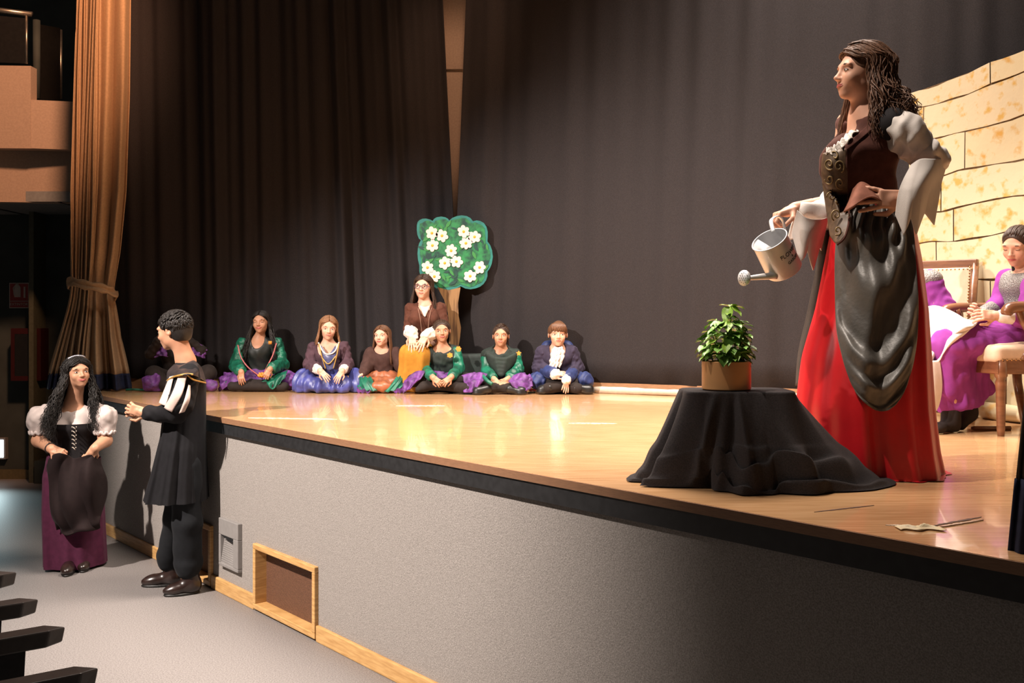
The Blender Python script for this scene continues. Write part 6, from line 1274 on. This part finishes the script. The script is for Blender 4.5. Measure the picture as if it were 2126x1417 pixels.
Fd = Field(); Fd.cap(g.pel + V(-.03, -.05, -.01), kn, .115, .088, .06); Fd.cap(g.pel + V(-.03, .06, -.01), kf_, .115, .088, .06); Fd.cap(kn, g.J(1972, 832, .0), .085, .085, .06); Fd.cap(kf_, g.J(2008, 825, .10), .085, .09, .06); Fd.cap(g.J(1985, 740, .02), g.J(1998, 830, .04), .08, .09, .06); Fd.cap(g.J(2020, 745, .02), g.J(2048, 805, .06), .05, .045, .05)
g.add('skirt', Fd.mesh(.009, noise=wrinkle(8, 1.3, (1.2, 1.2, .35)), amp=.010, clip=[(g.J(1990, 852, 0), (.15, 0, -1))]), M_violet)
S = Field(); toe = g.Z(1942, .028, -.10); S.cap(an + V(0, 0, .05), an, .045, .044, .03); S.cap(an, an + V(.01, 0, -.055), .044, .036, .03); S.cap(an + V(.0, 0, -.05), toe, .038, .026, .04); S.ell(toe, (.05, .035, .026), None, .03); g.add('sock', S.mesh(.007, clip=FLOORCLIP), M_sock)
S = Field(); toe = g.Z(1995, .03, .05); S.cap(af + V(0, 0, .05), af, .045, .042, .03); S.cap(af, toe, .040, .028, .03); g.add('sock', S.mesh(.008, clip=FLOORCLIP), M_sock)

g = Fig(1930, 880, 5.90, SH, 'seated actor in violet sleeves and chain mail almost hidden behind the red skirt', 52)
g.head(1868, 505, .02, .205, 40, -15, 0, 1.0); g.nk = g.J(1882, 562, .06); g.neck(g.nk, .046); g.sl, g.sr = g.J(1928, 585, -.02), g.J(1850, 585, .14); g.pel = g.J(1890, 708, .08); g.tw = .13; g.dep_ = .095; g.el, g.wl = g.J(1957, 640, -.05), g.J(1905, 668, -.16); g.er, g.wr = g.J(1840, 650, .1), g.J(1880, 670, -.1)
g.trunk(g.skin, g.pel, g.nk, g.sl, g.sr, .12, .09, tw=30); g.arm(g.skin, g.sl, g.el, g.wl, .042, .036, .026); g.arm(g.skin, g.sr, g.er, g.wr, .042, .036, .026); g.hand(g.wl, V(-.8, -.3, -.1), V(0, .3, -.9), .15, .6, -1); g.hand(g.wr, V(.5, -.5, -.1), V(0, .3, -.9), .15, .6, 1)
kn, kf_ = g.J(1858, 732, -.20), g.J(1890, 734, -.22); an, af = g.Z(1860, .08, -.22), g.Z(1888, .08, -.24); g.skin.chain([g.pel, kn, an], [.075, .06, .04]); g.skin.chain([g.pel, kf_, af], [.075, .06, .04]); g.body(SK1, clip=FLOORCLIP); g.face(M_lip, HR_dark, closed=True); g.hair(HR_dark, g.haircap(HR_dark, front=.3), g.pulled())
Fd = Field(); g.trunk(Fd, g.pel + V(0, 0, .06), g.nk, g.sl, g.sr, .128, .10, .012, tw=30); Fd.ell(g.nk + V(-.02, -.02, .03), V(.075, .085, .05), None, .01, sub=True); g.add('mail_tunic', Fd.mesh(.009), M_mail)
Fd = Field(); g.arm(Fd, g.sl, g.el, g.wl, .074, .070, .05, k=.03, t1=.10); g.add('sleeve', Fd.mesh(.008, noise=wrinkle(2, 2), amp=.006), M_violet); Fd = Field(); g.arm(Fd, g.sr, g.er, g.wr, .06, .055, .044, k=.03, t1=.3); g.add('sleeve', Fd.mesh(.009), M_violet)
g.add('shoulder_mail', Field().ell(g.sl + V(0, 0, .02), (.080, .080, .055)).mesh(.008), M_mail); g.add('cuff', Field().cap(g.el + V(.01, 0, -.01), g.el + (g.wl - g.el) * .5, .058, .046).mesh(.007), M_mail); rod(g, 'gold_trim', [g.el + V(-.07, -.04, .03), g.el + V(-.02, -.075, .0), g.el + V(.06, -.05, -.02)], .006, M_gold)
Fd = Field(); Fd.cap(g.pel, kn, .11, .09, .06); Fd.cap(g.pel, kf_, .11, .09, .06); Fd.cap(kn, an + V(0, 0, .05), .09, .10, .06); Fd.cap(kf_, af + V(0, 0, .05), .09, .10, .06); g.add('skirt', Fd.mesh(.010, noise=wrinkle(8, 1.2), amp=.010, clip=FLOORCLIP), M_violet)

# white cloth they are sewing
wl = Fig(1960, 760, 5.62, SH, 'x', 60); e_ = wl.e; e_.name = 'sewing_cloth'; tag(e_, 'white linen cloth being sewn across the laps of the two seated actors', 'cloth')
rw = lambda U, W: np.stack([.006 * np.sin(11 * W + 3 * U), .020 * np.sin(9 * U + 4 * W) + .012 * np.sin(19 * U - 5 * W), .014 * np.sin(10 * U + 7 * W)], -1)
sheet(wl, 'linen', [[(2052, 650, -.24), (2030, 662, -.26), (1995, 655, -.24), (1950, 640, -.18), (1905, 640, -.14)], [(2042, 662, -.30), (2018, 675, -.33), (1985, 672, -.32), (1945, 680, -.25), (1900, 690, -.20)], [(2000, 690, -.33), (1975, 700, -.345), (1958, 720, -.30), (1935, 735, -.28), (1900, 745, -.24)], [(1955, 735, -.30), (1950, 750, -.30), (1942, 765, -.29), (1928, 775, -.28), (1905, 780, -.26)]], M_linen, 60, 50, .005, rip=rw)
sheet(wl, 'hanging_fold', [[(1908, 745, -.26), (1930, 748, -.30), (1952, 748, -.30)], [(1914, 800, -.26), (1934, 800, -.31), (1956, 800, -.29)], [(1918, 840, -.26), (1934, 846, -.31), (1950, 838, -.29)], [(1920, 862, -.26), (1928, 874, -.30), (1940, 858, -.29)]], M_linen, 30, 40, .005)
# thin black rod lying under the armchair
a = P(2016, 891, 5.5); b = P(2098, 894, 5.5); a[2] = b[2] = SH + .012; mesh('wooden_stick', *tube([a - a, (b - a) * .08, b - a], [.006, .012, .012], 8), M_lip if False else M_cw, loc=a, label='dark wooden stick lying on the floor below the armchair', cat='stick')
